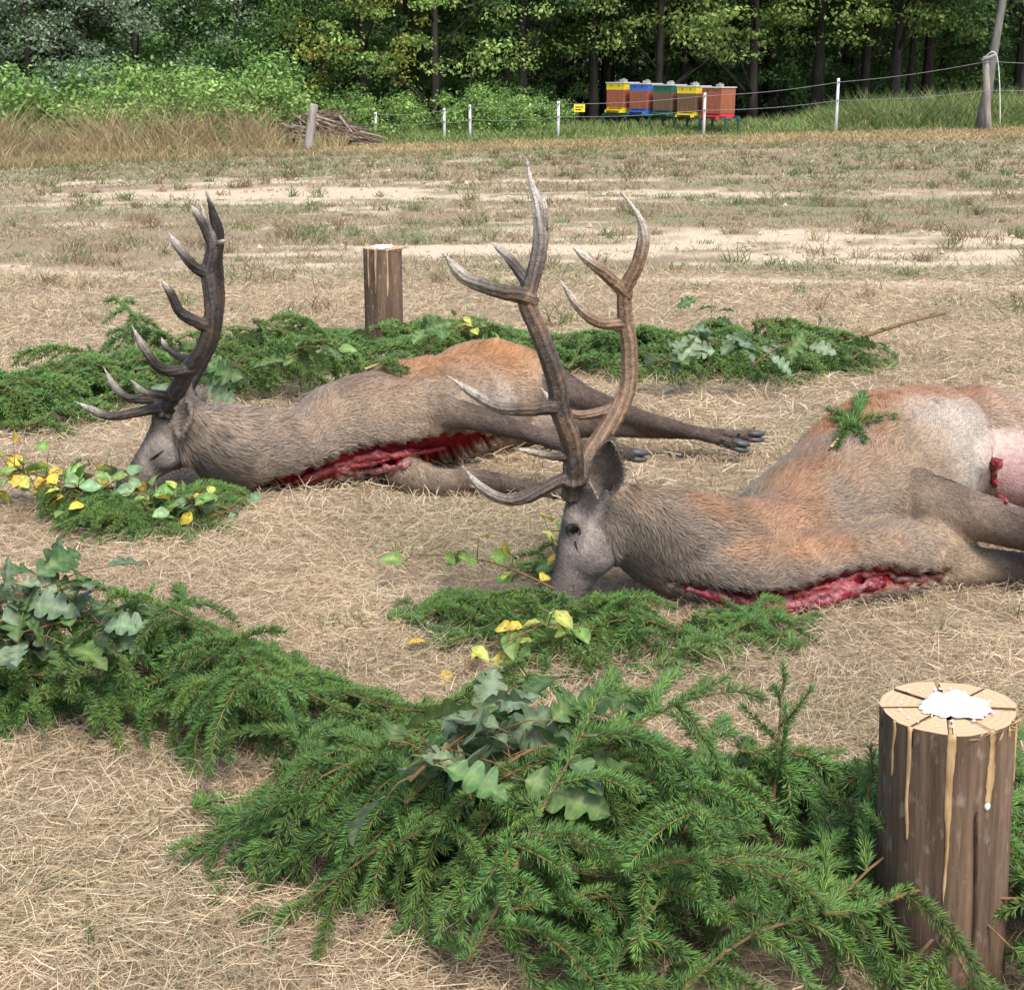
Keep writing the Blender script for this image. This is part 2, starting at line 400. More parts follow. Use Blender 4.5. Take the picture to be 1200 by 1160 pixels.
# mid-field tufts on bare earth
parts = []
for (n, y0, y1, L0, L1, wd) in ((120000, 10.8, 20, 0.03, 0.10, 0.0065), (90000, 19, 31, 0.04, 0.11, 0.013)):
    x, y = scatter(n, y0, y1, 0.8, 0.6)
    s = soil_mask(x, y); cl = smooth(0.40, 0.62, fbm(x * 2.6 + 5, y * 3.4, 66)); cl2 = smooth(0.35, 0.6, fbm(x * .7, y * 2.0, 67))
    x, y = keep(x, y, (1 - s) ** 1.5 * (0.10 + 0.9 * cl * cl2 + 0.35 * cl2)); n = len(x)
    gr = rng.random(n) < np.clip(0.26 + 0.8 * green_mask(x, y), 0, 0.85)
    brown = np.array([[0.36, 0.28, 0.18], [0.43, 0.34, 0.22], [0.29, 0.235, 0.15], [0.54, 0.43, 0.28]])
    c = np.where(gr[:, None], pick(np.array([[0.21, 0.235, 0.115], [0.17, 0.20, 0.095], [0.29, 0.29, 0.16]]), n), pick(brown, n))
    parts.append(blades(np.stack([x, y, gza(x, y)], 1), rng.uniform(0, 6.3, n), rng.uniform(0.25, 1.4, n), rng.uniform(L0, L1, n), np.full(n, wd) * rng.uniform(0.7, 1.4, n), c, bend=0.5))
cx, cy = scatter(620, 9.0, 27, 0.7, 0.5); cx, cy = keep(cx, cy, 1 - .6 * soil_mask(cx, cy)); m_ = len(cx)      # rank weeds
ci = np.repeat(np.arange(m_), 26); n = len(ci); hh = rng.uniform(.05, .20, m_)[ci] * rng.uniform(.5, 1.2, n); x = cx[ci] + rng.normal(0, .05, n); y = cy[ci] + rng.normal(0, .05, n)
wpal = np.array([[.20, .14, .085], [.26, .19, .11], [.17, .20, .08], [.14, .19, .065], [.33, .25, .14]])
parts.append(blades(np.stack([x, y, gza(x, y)], 1), rng.uniform(0, 6.3, n), rng.uniform(.6, 1.45, n), hh, .004 + .0003 * y, wpal[rng.integers(0, 5, m_)][ci] * rng.uniform(.8, 1.2, (n, 1)), bend=.4))
merge_blades('field_grass', parts, M_grass, 'sparse brown and green tufts across the bare field', 'grass')
# clods on the bare earth
mb_v, mb_f, mb_c = [], [], []
x, y = scatter(3500, 9.5, 26, 0.8, 0.5); x, y = keep(x, y, soil_mask(x, y)); n = len(x)
o8 = np.array([[1, 0, 0], [-1, 0, 0], [0, 1, 0], [0, -1, 0], [0, 0, 1], [0, 0, -.6]])
f8 = np.array([[0, 2, 4], [2, 1, 4], [1, 3, 4], [3, 0, 4], [2, 0, 5], [1, 2, 5], [3, 1, 5], [0, 3, 5]])
r = rng.uniform(0.05, 0.3, n) ** 2 * .28 * (1 + 0.03 * y)
V = np.stack([x, y, gza(x, y) + r * 0.2], 1)[:, None, :] + o8[None] * r[:, None, None] * rng.uniform(0.5, 1.4, (n, 6, 3))
me = np_mesh('clods', V.reshape(-1, 3), [(np.arange(n) * 6)[:, None, None].repeat(8, 1).reshape(-1, 1) + np.tile(f8, (n, 1))], np.repeat(np.array([[0.50, 0.385, 0.26]]) * rng.uniform(0.7, 1.15, (n, 1)), 6, 0), False)
tag(link('soil_clods', me, M_ground), 'small crumbly earth clods scattered on the bare strips', 'soil', kind='stuff')
# tall dry grass at the left edge and green fringe under the fence
def tall(name, n, fx, pal, L, wd, label, cat, lift=(0.9, 1.5)):
    x, y, h = fx(n); n = len(x)
    c = pick(pal, n, 0.2) * (.72 + .56 * fbm(x * .9, y * .9, 78))[:, None]
    return merge_blades(name, [blades(np.stack([x, y, gza(x, y)], 1), rng.uniform(0, 6.3, n), rng.uniform(*lift, n), h * rng.uniform(L[0], L[1], n), np.full(n, wd) * rng.uniform(0.6, 1.4, n), c, bend=0.5)], M_grass, label, cat)
def fx_left(n):
    x = rng.uniform(-14, -3.2, n); e = 25.0 + (x + 9) * 0.55 + 0.8 * (fbm(x * 1.3, x * 0, 71) - .5)
    y = e + 5.5 * rng.random(n) ** 1.3
    cl = fbm(x * 2.4, y * 2.4, 76, 2); k = rng.random(n) < (.12 + smooth(.38, .62, cl)); x, y, e, cl = x[k], y[k], e[k], cl[k]
    h = 0.22 + 0.85 * smooth(0, 2.2, y - e) * (0.15 + 1.25 * smooth(.25, .75, fbm(x * 1.1, y * 1.1, 72)))
    h *= 1 - 0.6 * smooth(-5.5, -3.4, x)
    return x, y, h
tall('tall_dry_grass', 52000, fx_left, np.array([[0.46, 0.35, 0.20], [0.36, 0.26, 0.14], [0.52, 0.41, 0.25], [0.26, 0.25, 0.11], [0.20, 0.22, 0.09], [0.42, 0.28, 0.15]]), (0.55, 1.25), 0.010, 'tall tawny dry grass along the foot of the brambles', 'dry grass')
def fx_fringe(n):
    x = rng.uniform(-5, 14, n); e = 31.1 + 0.3 * (fbm(x * 0.9, x * 0, 73) - .5)
    y = e + 3.8 * rng.random(n) ** 1.2
    k = smooth(0, 1.2, y - e)
    h = (0.08 + 0.20 * k + 0.42 * k * smooth(5.2, 8.0, x)) * (0.6 + 0.8 * fbm(x * 1.2, y * 1.2, 74))
    return x, y, h
tall('green_fringe_grass', 34000, fx_fringe, np.array([[0.17, 0.25, 0.07], [0.12, 0.20, 0.055], [0.23, 0.30, 0.10], [0.33, 0.32, 0.15]]), (0.7, 1.3), 0.016, 'lush green grass growing under the wire fence', 'grass')
def fx_dry(n):
    x = rng.uniform(-6, 13, n); y = rng.uniform(27.8, 30.8, n)
    return x, y, 0.05 + 0.09 * fbm(x, y, 75)
tall('dry_verge_grass', 22000, fx_dry, np.array([[0.50, 0.36, 0.19], [0.42, 0.30, 0.15], [0.36, 0.32, 0.15]]), (0.7, 1.3), 0.016, 'short tawny grass strip between field and fence', 'dry grass', lift=(0.5, 1.4))

# ================================================================== STAGS
def head_frame(poll, nose, lat):
    h = (nose - poll); L = h.length; h.normalize()
    l = Vector(lat); l = (l - h * l.dot(h)).normalized()
    f = l.cross(h); 
    return h, l, f, L

def make_stag(spec):
    mb = MB(); skel = []                     # skel: polylines (points, region, fur length)
    a = Vector((math.cos(spec['th']), math.sin(spec['th']), 0)); v = Vector((a.y, -a.x, 0)); up = Vector((0, 0, 1))
    P0 = Vector((spec['P0'][0], spec['P0'][1], 0)); k = spec.get('k', 1.0)
    st = []; spine = []
    for (s, o, hz, hd, lift) in spec['torso']:
        c = P0 + a * s * k + v * o * k + up * (hz * k + lift - 0.012)
        st.append((c, up * hz * k, v * hd * k)); spine.append(c)
    mb.loft(st, 28)
    # neck
    nk = [(W(px, py, Y), r, q) for (px, py, Y, r, q) in spec['neck']]
    ns = []
    for i, (p, r, q) in enumerate(nk):
        t = (nk[min(i + 1, len(nk) - 1)][0] - nk[max(i - 1, 0)][0]).normalized()
        vv = t.cross(up).normalized(); uu = vv.cross(t).normalized()
        ns.append((p, uu * r, vv * q))
    mb.loft(ns, 24)
    # head
    poll = W(*spec['poll']); nose = W(*spec['nose'])
    h, l, f, L = head_frame(poll, nose, spec['lat'])
    if f.x > 0: f = -f
    hs = [(-0.10, .050, .045, -.02), (-0.03, .088, .068, -.02), (.10, .105, .078, -.022), (.24, .110, .083, -.026), (.36, .105, .078, -.028), (.48, .088, .064, -.022),
          (.62, .070, .050, -.014), (.76, .058, .043, -.008), (.88, .054, .042, -.006), (.96, .048, .041, -.006), (1.02, .032, .030, -.008)]
    mb.loft([(poll + h * L * t + f * o, f * dd, l * ww) for (t, dd, ww, o) in hs], 24)
    for sgn in (1, -1):                       # brow ridges, cheeks
        mb.ball(poll + h * L * .24 + l * sgn * .070 + f * .045, (h * .05, f * .028, l * .024))
        mb.ball(poll + h * L * .34 + l * sgn * .040 - f * .045, (h * .12, f * .075, l * .040))
        mb.ball(poll + h * L * .93 + l * sgn * .026 + f * .022, (h * .03, f * .02, l * .02))
    mb.ball(poll + h * L * .02 + f * .045, (h * .07, f * .05, l * .06))
    # legs
    legs = []
    for (name, pts) in spec['legs']:
        pp = [W(px, py, Y) for (px, py, Y, r) in pts]; rr = [r for (_, _, _, r) in pts]
        for p, r in zip(pp, rr): p.z = max(p.z, r * 0.85)
        cp = catmull(pp, 4 * len(pp)); cr = np.interp(np.linspace(0, len(rr) - 1, 4 * len(pp)), np.arange(len(rr)), rr)
        mb.tube(cp, list(cr), 16)
        mb.ball(Vector(cp[0]), (up * cr[0] * .9, a * cr[0] * .9, v * cr[0] * .9))
        mb.ball(Vector(cp[-1]), (up * cr[-1], a * cr[-1], v * cr[-1]), 8)
        legs.append((name, cp, cr))
    for tb in spec.get('tubes', []):
        pp = [W(*q[:3]) for q in tb]; cp = catmull(pp, 24); cr = np.interp(np.linspace(0, len(tb) - 1, 24), np.arange(len(tb)), [q[3] for q in tb]); mb.tube(cp, list(cr), 18)
        for e_ in (0, -1): mb.ball(Vector(cp[e_]), (up * cr[e_], a * cr[e_], v * cr[e_]))
    for (px, py, Y, ax) in spec['bulges']:
        c = W(px, py, Y); mb.ball(c, (a * ax[0], v * ax[1], up * ax[2]))
    me = remesh(mb, spec['voxel'], 14, 0.6)
    V, N = mesh_np(me)
    # folds of the hide
    fr = 0.010 * (fbm((V @ np.array(a)) * 9, (V[:, 2] + V[:, 1] * .5) * 9, 81) - .5) * np.clip(V[:, 2] * 8, 0, 1)
    s_ = ((V - np.array(P0)) @ np.array(a)) / k; o_ = ((V - np.array(P0)) @ np.array(v)) / k
    rib = .0045 * np.sin(s_ * 2 * math.pi / .062 + o_ * 5) * smooth(.34, .42, s_) * (1 - smooth(.68, .78, s_)) * smooth(.25, .05, np.abs(o_ + .02)) * np.clip(N[:, 2] * 1.5, 0, 1)
    big_ = .030 * (fbm(s_ * 4.2 + 2, o_ * 4.2 + V[:, 2] * 2, 82, 2) - .5) * np.clip(V[:, 2] * 5, 0, 1) * smooth(-.15, .05, s_)
    hol = -.022 * np.exp(-((s_ - .34) / .05) ** 2) * smooth(.22, .0, np.abs(o_)) * np.clip(N[:, 2], 0, 1) - .020 * np.exp(-((s_ - .86) / .07) ** 2 - ((o_ - .02) / .10) ** 2) * np.clip(N[:, 2], 0, 1)
    V = V + N * (fr + rib + big_ + hol)[:, None]
    # ---------------- the long opened cut
    px, py = project(V); view = np.array([0, 0, CAMH]) - V; facing = (N * view).sum(1) > 0
    cu = np.array(spec['cut_hi'], float); cl = np.array(spec['cut_lo'], float)
    hi = np.interp(px, cu[:, 0], cu[:, 1]); lo = np.interp(px, cl[:, 0], cl[:, 1])
    jag = 2.0 * np.sin(px * 0.31) + 1.6 * np.sin(px * 0.77 + 1)
    inx = (V @ np.array([0, 0, 1.0]) > -1) & (px > cu[0, 0]) & (px < cu[-1, 0]) & facing & (V[:, 1] < spec['cut_ymax'])
    for (nm_, cp_, cr_) in legs:
        if nm_ == 'front_lower' or nm_ == 'front_upper':
            for q_, r_0 in list(zip(cp_, cr_))[2:]: inx &= ~(np.linalg.norm(V - q_, axis=1) < r_0 * 1.25)
    tt = (py - hi - jag) / np.maximum(lo - hi, 1e-3)
    depth = np.where(inx, np.clip(np.minimum(tt, 1 - tt) * 5, 0, 1), 0)
    depth = np.where(lo - hi > 2, depth, 0)
    V = V - N * (depth * spec['cut_d'])[:, None]
    me.vertices.foreach_set('co', V.astype(np.float32).ravel()); me.update()
    V, N = mesh_np(me)
    # ---------------- colours and coat
    lines = [('head', catmull([poll - h * .02, poll + h * L * .5, nose], 12)), ('neck', catmull([np.array(x[0]) for x in nk][::-1], 16)),
             ('body', catmull([np.array(x) for x in spine], 26))] + [('leg', cp) for (_, cp, _) in legs]
    SP_, ST, SR, SU = [], [], [], []
    names = {'head': 0, 'neck': 1, 'body': 2, 'leg': 3}
    for (rn, cp) in lines:
        t = np.gradient(cp, axis=0); t /= np.linalg.norm(t, axis=1)[:, None]
        if rn == 'head': t = -t                     # coat lies from nose back to poll
        SP_.append(cp); ST.append(t); SR.append(np.full(len(cp), names[rn])); SU.append(np.linspace(0, 1, len(cp)))
    SP_ = np.concatenate(SP_); ST = np.concatenate(ST); SR = np.concatenate(SR); SU = np.concatenate(SU)
    # lines overlap, so widths weigh the distance
    wd = np.where(SR == 3, 1.15 + 1.0 * np.clip(0.30 - SU, 0, 1) * 3, np.where(SR == 2, 0.5, np.where(SR == 1, 0.75, 0.95)))
    def near(P):
        out = np.empty(len(P), int)
        for i in range(0, len(P), 20000):
            d = np.linalg.norm(P[i:i + 20000, None, :] - SP_[None], axis=2) * wd[None]
            out[i:i + 20000] = d.argmin(1)
        return out
    av, vv_, Pn = np.array(a), np.array(v), np.array(P0)
    hf, hl, hh, pn = np.array(f), np.array(l), np.array(h), np.array(poll)
    legs_np = [cp for (_, cp, _) in legs]
    def coat(P, Nn, depth=None):
        i = near(P); reg = SR[i]; uu = SU[i]
        s = ((P - Pn) @ av) / k; o = ((P - Pn) @ vv_) / k; z = P[:, 2]
        n1 = fbm(s * 5 + 3, o * 5, 91, 3); n2 = fbm(s * 14, o * 14 + z * 9, 92, 3); n3 = fbm(P[:, 0] * 6 + P[:, 2] * 4, P[:, 1] * 6, 93)
        rust = np.array(spec['rust']); grey = np.array([0.215, 0.17, 0.132]); pale = np.array([0.50, 0.42, 0.335])
        dark = np.array([0.115, 0.085, 0.068]); face = np.array([0.19, 0.158, 0.135]); tan = np.array([0.33, 0.245, 0.165])
        c = np.tile(tan, (len(P), 1)).astype(float)
        # trunk: rust on the back, grey shoulder, pale belly
        rb = np.clip(.9 * smooth(.06, -.22, o - spec.get('ro', 0) + 0.22 * (n1 - .5)) + 0.7 * smooth(.34, .70, n1) * smooth(.30, .05, o), 0, 1) * smooth(-.02, .24, s + .15 * (n1 - .5))
        body = tan * (1 - rb[:, None]) + rust * rb[:, None]
        sh = smooth(.42, .12, s + .2 * (n1 - .5)) * smooth(.45, .62, n3) * .7
        body = body * (1 - sh[:, None]) + grey * sh[:, None]
        pb = smooth(spec['belly'][0], spec['belly'][1], o + .10 * (n1 - .5)) * smooth(.38, .58, s + .1 * (n1 - .5))
        body = body * (1 - pb[:, None]) + pale * pb[:, None]
        hp = smooth(.85, 1.1, s) * .5; body = body * (1 - hp[:, None]) + (rust * .65) * hp[:, None]
        m = reg == 2; c[m] = body[m]
        # neck: grey brown, rusty along the top
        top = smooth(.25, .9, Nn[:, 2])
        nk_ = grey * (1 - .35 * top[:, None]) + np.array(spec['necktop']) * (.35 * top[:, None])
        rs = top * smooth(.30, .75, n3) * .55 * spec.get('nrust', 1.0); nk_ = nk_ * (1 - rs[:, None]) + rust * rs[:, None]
        m = reg == 1; c[m] = nk_[m]
        # smooth join of neck and trunk
        jn = (reg == 2) * .9 * smooth(.42, -.06, s + .12 * (n1 - .5)); c = c * (1 - jn[:, None]) + nk_ * jn[:, None]
        # head
        q = P - pn; hfv = q @ hf; hhv = (q @ hh) / L
        hd = face * (1 - smooth(.0, .085, hfv) * .58)[:, None] * (1.12 - .38 * smooth(.35, 1.0, hhv))[:, None]
        qx, qy = project(P); ed = np.hypot(qx - spec['eye'][0] - 3, (qy - spec['eye'][1] - 4) * .8) ; hd = hd * (1 + .55 * np.exp(-((ed - 17) / 8.0) ** 2))[:, None]
        hd = hd * (1 - (smooth(.15, -.1, hhv) * .5)[:, None]) + tan * (smooth(.15, -.1, hhv) * .5)[:, None]
        m = reg == 0; c[m] = hd[m]
        # legs
        dl = np.min([np.linalg.norm(P - cp_[0], axis=1) for cp_ in legs_np], axis=0)
        lc = dark * (1.02 + .25 * (n2 - .5))[:, None]; blend = smooth(.10, .36, dl + .16 * (n1 - .5) + .10 * (n3 - .5))
        lc = body * (1 - blend[:, None]) + lc * blend[:, None]
        m = reg == 3; c[m] = lc[m]
        ln = np.array([0.0, 0.012, 0.0, 0.0])
        fur = np.select([reg == 0, reg == 1, reg == 2, reg == 3], [0.013 + 0.014 * smooth(.4, -.05, hhv), np.full(len(P), spec['mane']), 0.024 - .006 * smooth(.1, .3, o), .013 + .01 * smooth(.3, .05, uu)])
        st_ = vnoise(s * 12, (o * .8 + z) * 75, 94) * .6 + vnoise(s * 25 + 4, (o * .8 + z) * 140, 95) * .4
        c = c * (0.84 + .28 * n2)[:, None] * (0.72 + .56 * st_)[:, None]
        return c, fur, i
    c, fur, ii = coat(V, N)
    red = np.array([0.20, 0.010, 0.014]); redd = np.array([0.045, 0.004, 0.006])
    rn = fbm(px * .06, py * .16, 97, 3)[:, None]
    rc = red * rn * 1.6 + redd * (1 - rn)
    dd = np.clip(depth * 1.6, 0, 1)[:, None]
    c = c * (1 - dd) + rc * dd
    dpx = np.maximum(np.maximum(hi - py, py - lo), 0) * inx + (~inx) * 99
    stn = np.exp(-(dpx / 7.0) ** 2) * smooth(.35, .65, fbm(px * .08, py * .08, 98)) * .75
    c = c * (1 - stn[:, None] * (1 - dd)) + np.array([.075, .018, .016]) * stn[:, None] * (1 - dd)
    # skin showing in the groin
    for (gx, gy, gr, gc) in spec.get('bare', []):
        g = np.exp(-(((px - gx) / gr[0]) ** 2 + ((py - gy) / gr[1]) ** 2) ** 2) * facing
        c = c * (1 - g[:, None]) + np.array(gc) * g[:, None]; depth = np.maximum(depth, (g > .4) * 1.0)
    set_col(me, c)
    base = P0 + a * .5; base.z = 0
    root = empty('dead_red_deer_stag', base); tag(root, spec['label'], 'deer', 'stags laid out on the field')
    inv = Matrix.Translation(-base)
    def part(name, m, mat, parent=root):
        if parent is root: m.transform(inv)
        return link(name, m, mat, parent)
    bvh = BVHTree.FromPolygons([tuple(p) for p in V], [tuple(p.vertices) for p in me.polygons])
    def cast(px, py):
        d = ray(px, py).normalized(); r = bvh.ray_cast(Vector((0, 0, CAMH)), d)
        return r[0], r[1]
    # ---------------- fur strands
    tri = np.array([t.vertices for t in (me.calc_loop_triangles() or me.loop_triangles)])
    A, B, D = V[tri[:, 0]], V[tri[:, 1]], V[tri[:, 2]]
    ar = np.linalg.norm(np.cross(B - A, D - A), axis=1) / 2
    tn = np.cross(B - A, D - A); tn /= np.linalg.norm(tn, axis=1)[:, None] + 1e-12
    cen = (A + B + D) / 3; vw = np.array([0, 0, CAMH]) - cen; vw /= np.linalg.norm(vw, axis=1)[:, None]
    wgt = ar * (cen[:, 2] > .02) * (0.12 + 0.88 * ((tn * vw).sum(1) > -.25))
    n = spec['hairs']; ti = rng.choice(len(tri), n, p=wgt / wgt.sum())
    r1, r2 = rng.random(n), rng.random(n); sq = np.sqrt(r1)[:, None]; r2 = r2[:, None]
    P = A[ti] * (1 - sq) + B[ti] * (sq * (1 - r2)) + D[ti] * (sq * r2)
    Nn = N[tri[ti, 0]] * .34 + N[tri[ti, 1]] * .33 + N[tri[ti, 2]] * .33; Nn /= np.linalg.norm(Nn, axis=1)[:, None]
    kp = depth[tri[ti, 0]] < .15; P, Nn = P[kp], Nn[kp]; n = len(P)
    hc, hl_, hi_ = coat(P, Nn)
    T = ST[hi_]; T = T - Nn * (T * Nn).sum(1)[:, None]; T /= np.linalg.norm(T, axis=1)[:, None] + 1e-9
    Bn = np.cross(Nn, T)
    sw = (fbm(P[:, 0] * 13 + P[:, 2] * 9, P[:, 1] * 13 - P[:, 2] * 7, 101) - .5) * 2.4 + rng.normal(0, .18, n)
    gv = np.zeros((n, 3)); gv[:, 2] = -1; gv -= Nn * (gv * Nn).sum(1)[:, None]
    Dv = T * np.cos(sw)[:, None] + Bn * np.sin(sw)[:, None] + gv * .35
    Dv /= np.linalg.norm(Dv, axis=1)[:, None]
    ln = hl_ * rng.uniform(.65, 1.3, n)
    p1 = P + Dv * (ln * .5)[:, None] + Nn * (ln * .20)[:, None]
    p2 = P + Dv * ln[:, None] + Nn * (ln * .24)[:, None]
    p2[:, 2] = np.maximum(p2[:, 2], .004)
    sd = np.cross(Dv, Nn) * (spec['hair_w'] * rng.uniform(.6, 1.3, n) * np.clip(.55 + ln / .05, .6, 1.2))[:, None] * .5
    HV = np.stack([P - sd - Nn * .002, P + sd - Nn * .002, p1 - sd * .8, p1 + sd * .8, p2], 1).reshape(-1, 3)
    kk = (np.arange(n) * 5)[:, None]
    vr = rng.uniform(.58, 1.42, (n, 1)); band = rng.random((n, 1))
    tip = hc * vr * np.where(band > .45, 1.30, .95)
    HC = np.stack([hc * vr * .72, hc * vr * .72, hc * vr, hc * vr, tip], 1).reshape(-1, 3)
    fm = np_mesh('fur', HV, [kk + np.array([[0, 1, 3, 2]]), kk + np.array([[2, 3, 4]])], np.clip(HC, 0, 1), True)
    nn = Nn + Dv * .25; nn /= np.linalg.norm(nn, axis=1)[:, None]
    fm.normals_split_custom_set_from_vertices(np.repeat(nn, 5, 0).astype(np.float32))
    part('body', me, M_skin); fo = part('fur', fm, M_fur); fo['kind'] = 'stuff'
    # ---------------- antlers
    for (nm, strands) in spec['antlers']:
        ab = MB(); allp = []
        for (pts, r0, r1, tipw) in strands:
            pp = [W(*p) for p in pts]; m = max(12, 7 * len(pp)); cp = catmull(pp, m); t = np.linspace(0, 1, m)
            rad = r0 + (r1 - r0) * t ** 1.1
            rad = rad * (1 - smooth(.78, 1.0, t) * .75)
            ab.tube(cp, list(rad), 12, jit=.12, seed=len(pts)); allp.append((cp, t, rad, tipw))
            ab.ball(cp[0], (Vector((0, 0, rad[0])), Vector((rad[0], 0, 0)), Vector((0, rad[0], 0))), 8)
        b0 = W(*strands[0][0][0]); b1 = W(*strands[0][0][1]); dr = (b1 - b0).normalized()
        su = dr.cross(Vector((0, 1, 0))).normalized(); sv = dr.cross(su)
        rb_ = strands[0][1]
        for q in range(11):                   # the pearled burr round the base
            an = q * 2 * math.pi / 11
            ab.ball(b0 + dr * .008 + (su * math.cos(an) + sv * math.sin(an)) * rb_ * 1.12, (dr * .009, su * .011, sv * .011), 6)
        ab.tube([b0 - dr * .05, b0 + dr * .01], rb_ * .85, 12)
        am = remesh(ab, spec['avox'], 3, .5); AV, AN = mesh_np(am)
        angs = np.zeros(len(AV)); cols = np.zeros((len(AV), 3)); best = np.full(len(AV), 9.0)
        for (cp, t, rad, tipw) in allp:
            tg = np.gradient(cp, axis=0); tg /= np.linalg.norm(tg, axis=1)[:, None]; e1 = np.cross(tg, [0.3, 1, .2]); e1 /= np.linalg.norm(e1, axis=1)[:, None]; e2 = np.cross(tg, e1)
            d = np.linalg.norm(AV[:, None] - cp[None], axis=2) / np.maximum(rad, .006)[None]; j = d.argmin(1); dm = d.min(1)
            u_ = t[j]; cA = np.array(spec['ant_dark'] if nm == 'n' else spec['ant_dark2']); cB = np.array([0.50, 0.44, 0.37])
            sr = fbm(AV[:, 0] * 40, AV[:, 2] * 12, 111)
            mixv = smooth(tipw, 1.0, u_ + .12 * (sr - .5)); mid = np.array(spec['ant_mid'])
            lowm = smooth(.55, .75, fbm(AV[:, 0] * 14 + 3, AV[:, 2] * 14, 112)) * .55
            cc_ = cA * (1 - lowm[:, None]) + mid * lowm[:, None]
            cc_ = cc_ * (1 - mixv[:, None]) + cB * mixv[:, None]
            m = dm < best; cols[m] = cc_[m]; best[m] = dm[m]
            rv = AV - cp[j]; an_ = np.arctan2((rv * e2[j]).sum(1), (rv * e1[j]).sum(1)); angs[m] = (an_ * 7 + u_ * 9 + 2.2 * fbm(AV[:, 0] * 25 + AV[:, 1] * 9, AV[:, 2] * 25, 113))[m]
        gro = .0013 * np.sin(angs) + .0006 * np.sin(angs * 2.3 + 1)
        AV = AV + AN * gro[:, None]; am.vertices.foreach_set('co', AV.astype(np.float32).ravel())
        cols *= (0.95 + .38 * (gro[:, None] / .0019)) * (.75 + .5 * fbm(AV[:, 0] * 60 + AV[:, 1] * 30, AV[:, 2] * 30, 114))[:, None]
        set_col(am, np.clip(cols, 0, 1)); am.update()
        part('antler', am, M_antler)
    # ---------------- ears
    for (rt, tp, wid, cup, fdir) in spec['ears']:
        r0 = W(*rt); t0 = W(*tp); ax = t0 - r0; Le = ax.length; ax.normalize()
        fd = Vector(fdir); fd = (fd - ax * fd.dot(ax)).normalized(); sdv = ax.cross(fd)
        Vv, Fv, Cv = [], [], []; nu, nv = 16, 13
        for side in (0, 1):
            for i in range(nu):
                t = i / (nu - 1); wv = wid * (math.sin(math.pi * min(1, t * .86 + .14)) ** .75) * (1.0 if t > .3 else .55 + 1.5 * t)
                for j in range(nv):
                    q = -1 + 2 * j / (nv - 1)
                    ang = q * (2.0 - 1.0 * t)
                    pos = r0 + ax * (t * Le) + sdv * (wv * math.sin(ang) / max(.35, math.sin(min(1.57, 2.0 - t)))) + fd * (cup * (1 - math.cos(ang)) - .004 * (1 - abs(q)) * side * 2 - .002 * side)
                    Vv.append(pos)
                    Cv.append(tuple((np.array([0.12, 0.095, 0.078]) if side == 0 else np.array([0.24, 0.20, 0.165])) * (.75 + .6 * abs(q) ** 3 + .25 * random.random())))
        for side in (0, 1):
            for i in range(nu - 1):
                for j in range(nv - 1):
                    b = side * nu * nv + i * nv + j
                    Fv.append((b, b + 1, b + nv + 1, b + nv) if side == 0 else (b, b + nv, b + nv + 1, b + 1))
        for i in range(nu - 1):
            for j in (0, nv - 1):
                b = i * nv + j; e = nu * nv + b; Fv.append((b, b + nv, e + nv, e))
        em = np_mesh('ear', [tuple(p) for p in Vv], [np.array(Fv)], np.array(Cv)); eo = part('ear', em, M_skin)
        EV = np.array([tuple(p) for p in Vv]); ne = 1500; pi = rng.integers(0, nu * nv, ne); P = EV[pi] + rng.normal(0, .004, (ne, 3))
        qv = np.abs((pi % nv) - 6) / 6.0
        D2 = np.array(ax)[None] * .7 + np.array(sdv)[None] * np.sign((pi % nv) - 6)[:, None] * .5 + np.array(fd)[None] * .3 + rng.normal(0, .25, (ne, 3))
        D2 /= np.linalg.norm(D2, axis=1)[:, None]; le = rng.uniform(.006, .016, ne)
        sd2 = np.cross(D2, np.array(fd)[None]) * .0012
        hv = np.stack([P - sd2, P + sd2, P + D2 * le[:, None]], 1).reshape(-1, 3)
        hcol = np.repeat(np.where(qv[:, None] > .6, [[0.26, 0.21, 0.165]], [[0.13, 0.105, 0.085]]) * rng.uniform(.7, 1.3, (ne, 1)), 3, 0)
        hm = np_mesh('ear_hair', hv, [np.arange(ne * 3).reshape(-1, 3)], hcol); hm.transform(inv)
        link('ear_hair', hm, M_fur, eo)
    # ---------------- eye, nostril
    ep, en = cast(*spec['eye'][:2])
    if ep is not None:
        eb = MB(); er = spec['eye'][2]; sx = (h - en * h.dot(en)).normalized(); sy = en.cross(sx)
        if spec['eye'][3] == 'open':
            eb.ball(ep - en * er * .42, (sx * er * 1.25, sy * er * .85, en * er * .7), 12); ob = part('eye', eb.mesh('eye'), M_eye)
            lb = MB(); cs = [ep + sx * er * 1.45 * math.cos(t) + sy * er * 1.1 * math.sin(t) + en * .001 for t in np.linspace(0, 2 * math.pi, 17)]
            lb.tube(cs, er * .15, 8, (0.07, 0.055, 0.045)); lm = lb.mesh('eyelid', True, True); lm.transform(inv); link('eyelid', lm, M_skin, ob)
            tb = MB(); q0, _ = cast(spec['eye'][0] + 2, spec['eye'][1] + 12); q1, _ = cast(spec['eye'][0] + 5, spec['eye'][1] + 24)
            if q0 and q1: tb.tube([q0, (q0 + q1) / 2 + en * .002, q1], [.0035, .003, .0015], 8, (0.025, 0.018, 0.015)); part('tear_duct', tb.mesh('tear_duct', True, True), M_skin)
        else:
            q0, _ = cast(spec['eye'][0] - 8, spec['eye'][1] + 5); q1, _ = cast(spec['eye'][0] + 9, spec['eye'][1] - 7); q2, _ = cast(spec['eye'][0] + 1, spec['eye'][1] - 1)
            eb.tube(catmull([q0, q2 + en * .004, q1], 10), [.002, .003, .0035, .004, .005, .005, .004, .0035, .003, .002], 8, (0.03, 0.022, 0.018)); ob = part('eye', eb.mesh('eye', True, True), M_skin)
    npz = poll + h * L * 1.0 + f * .012
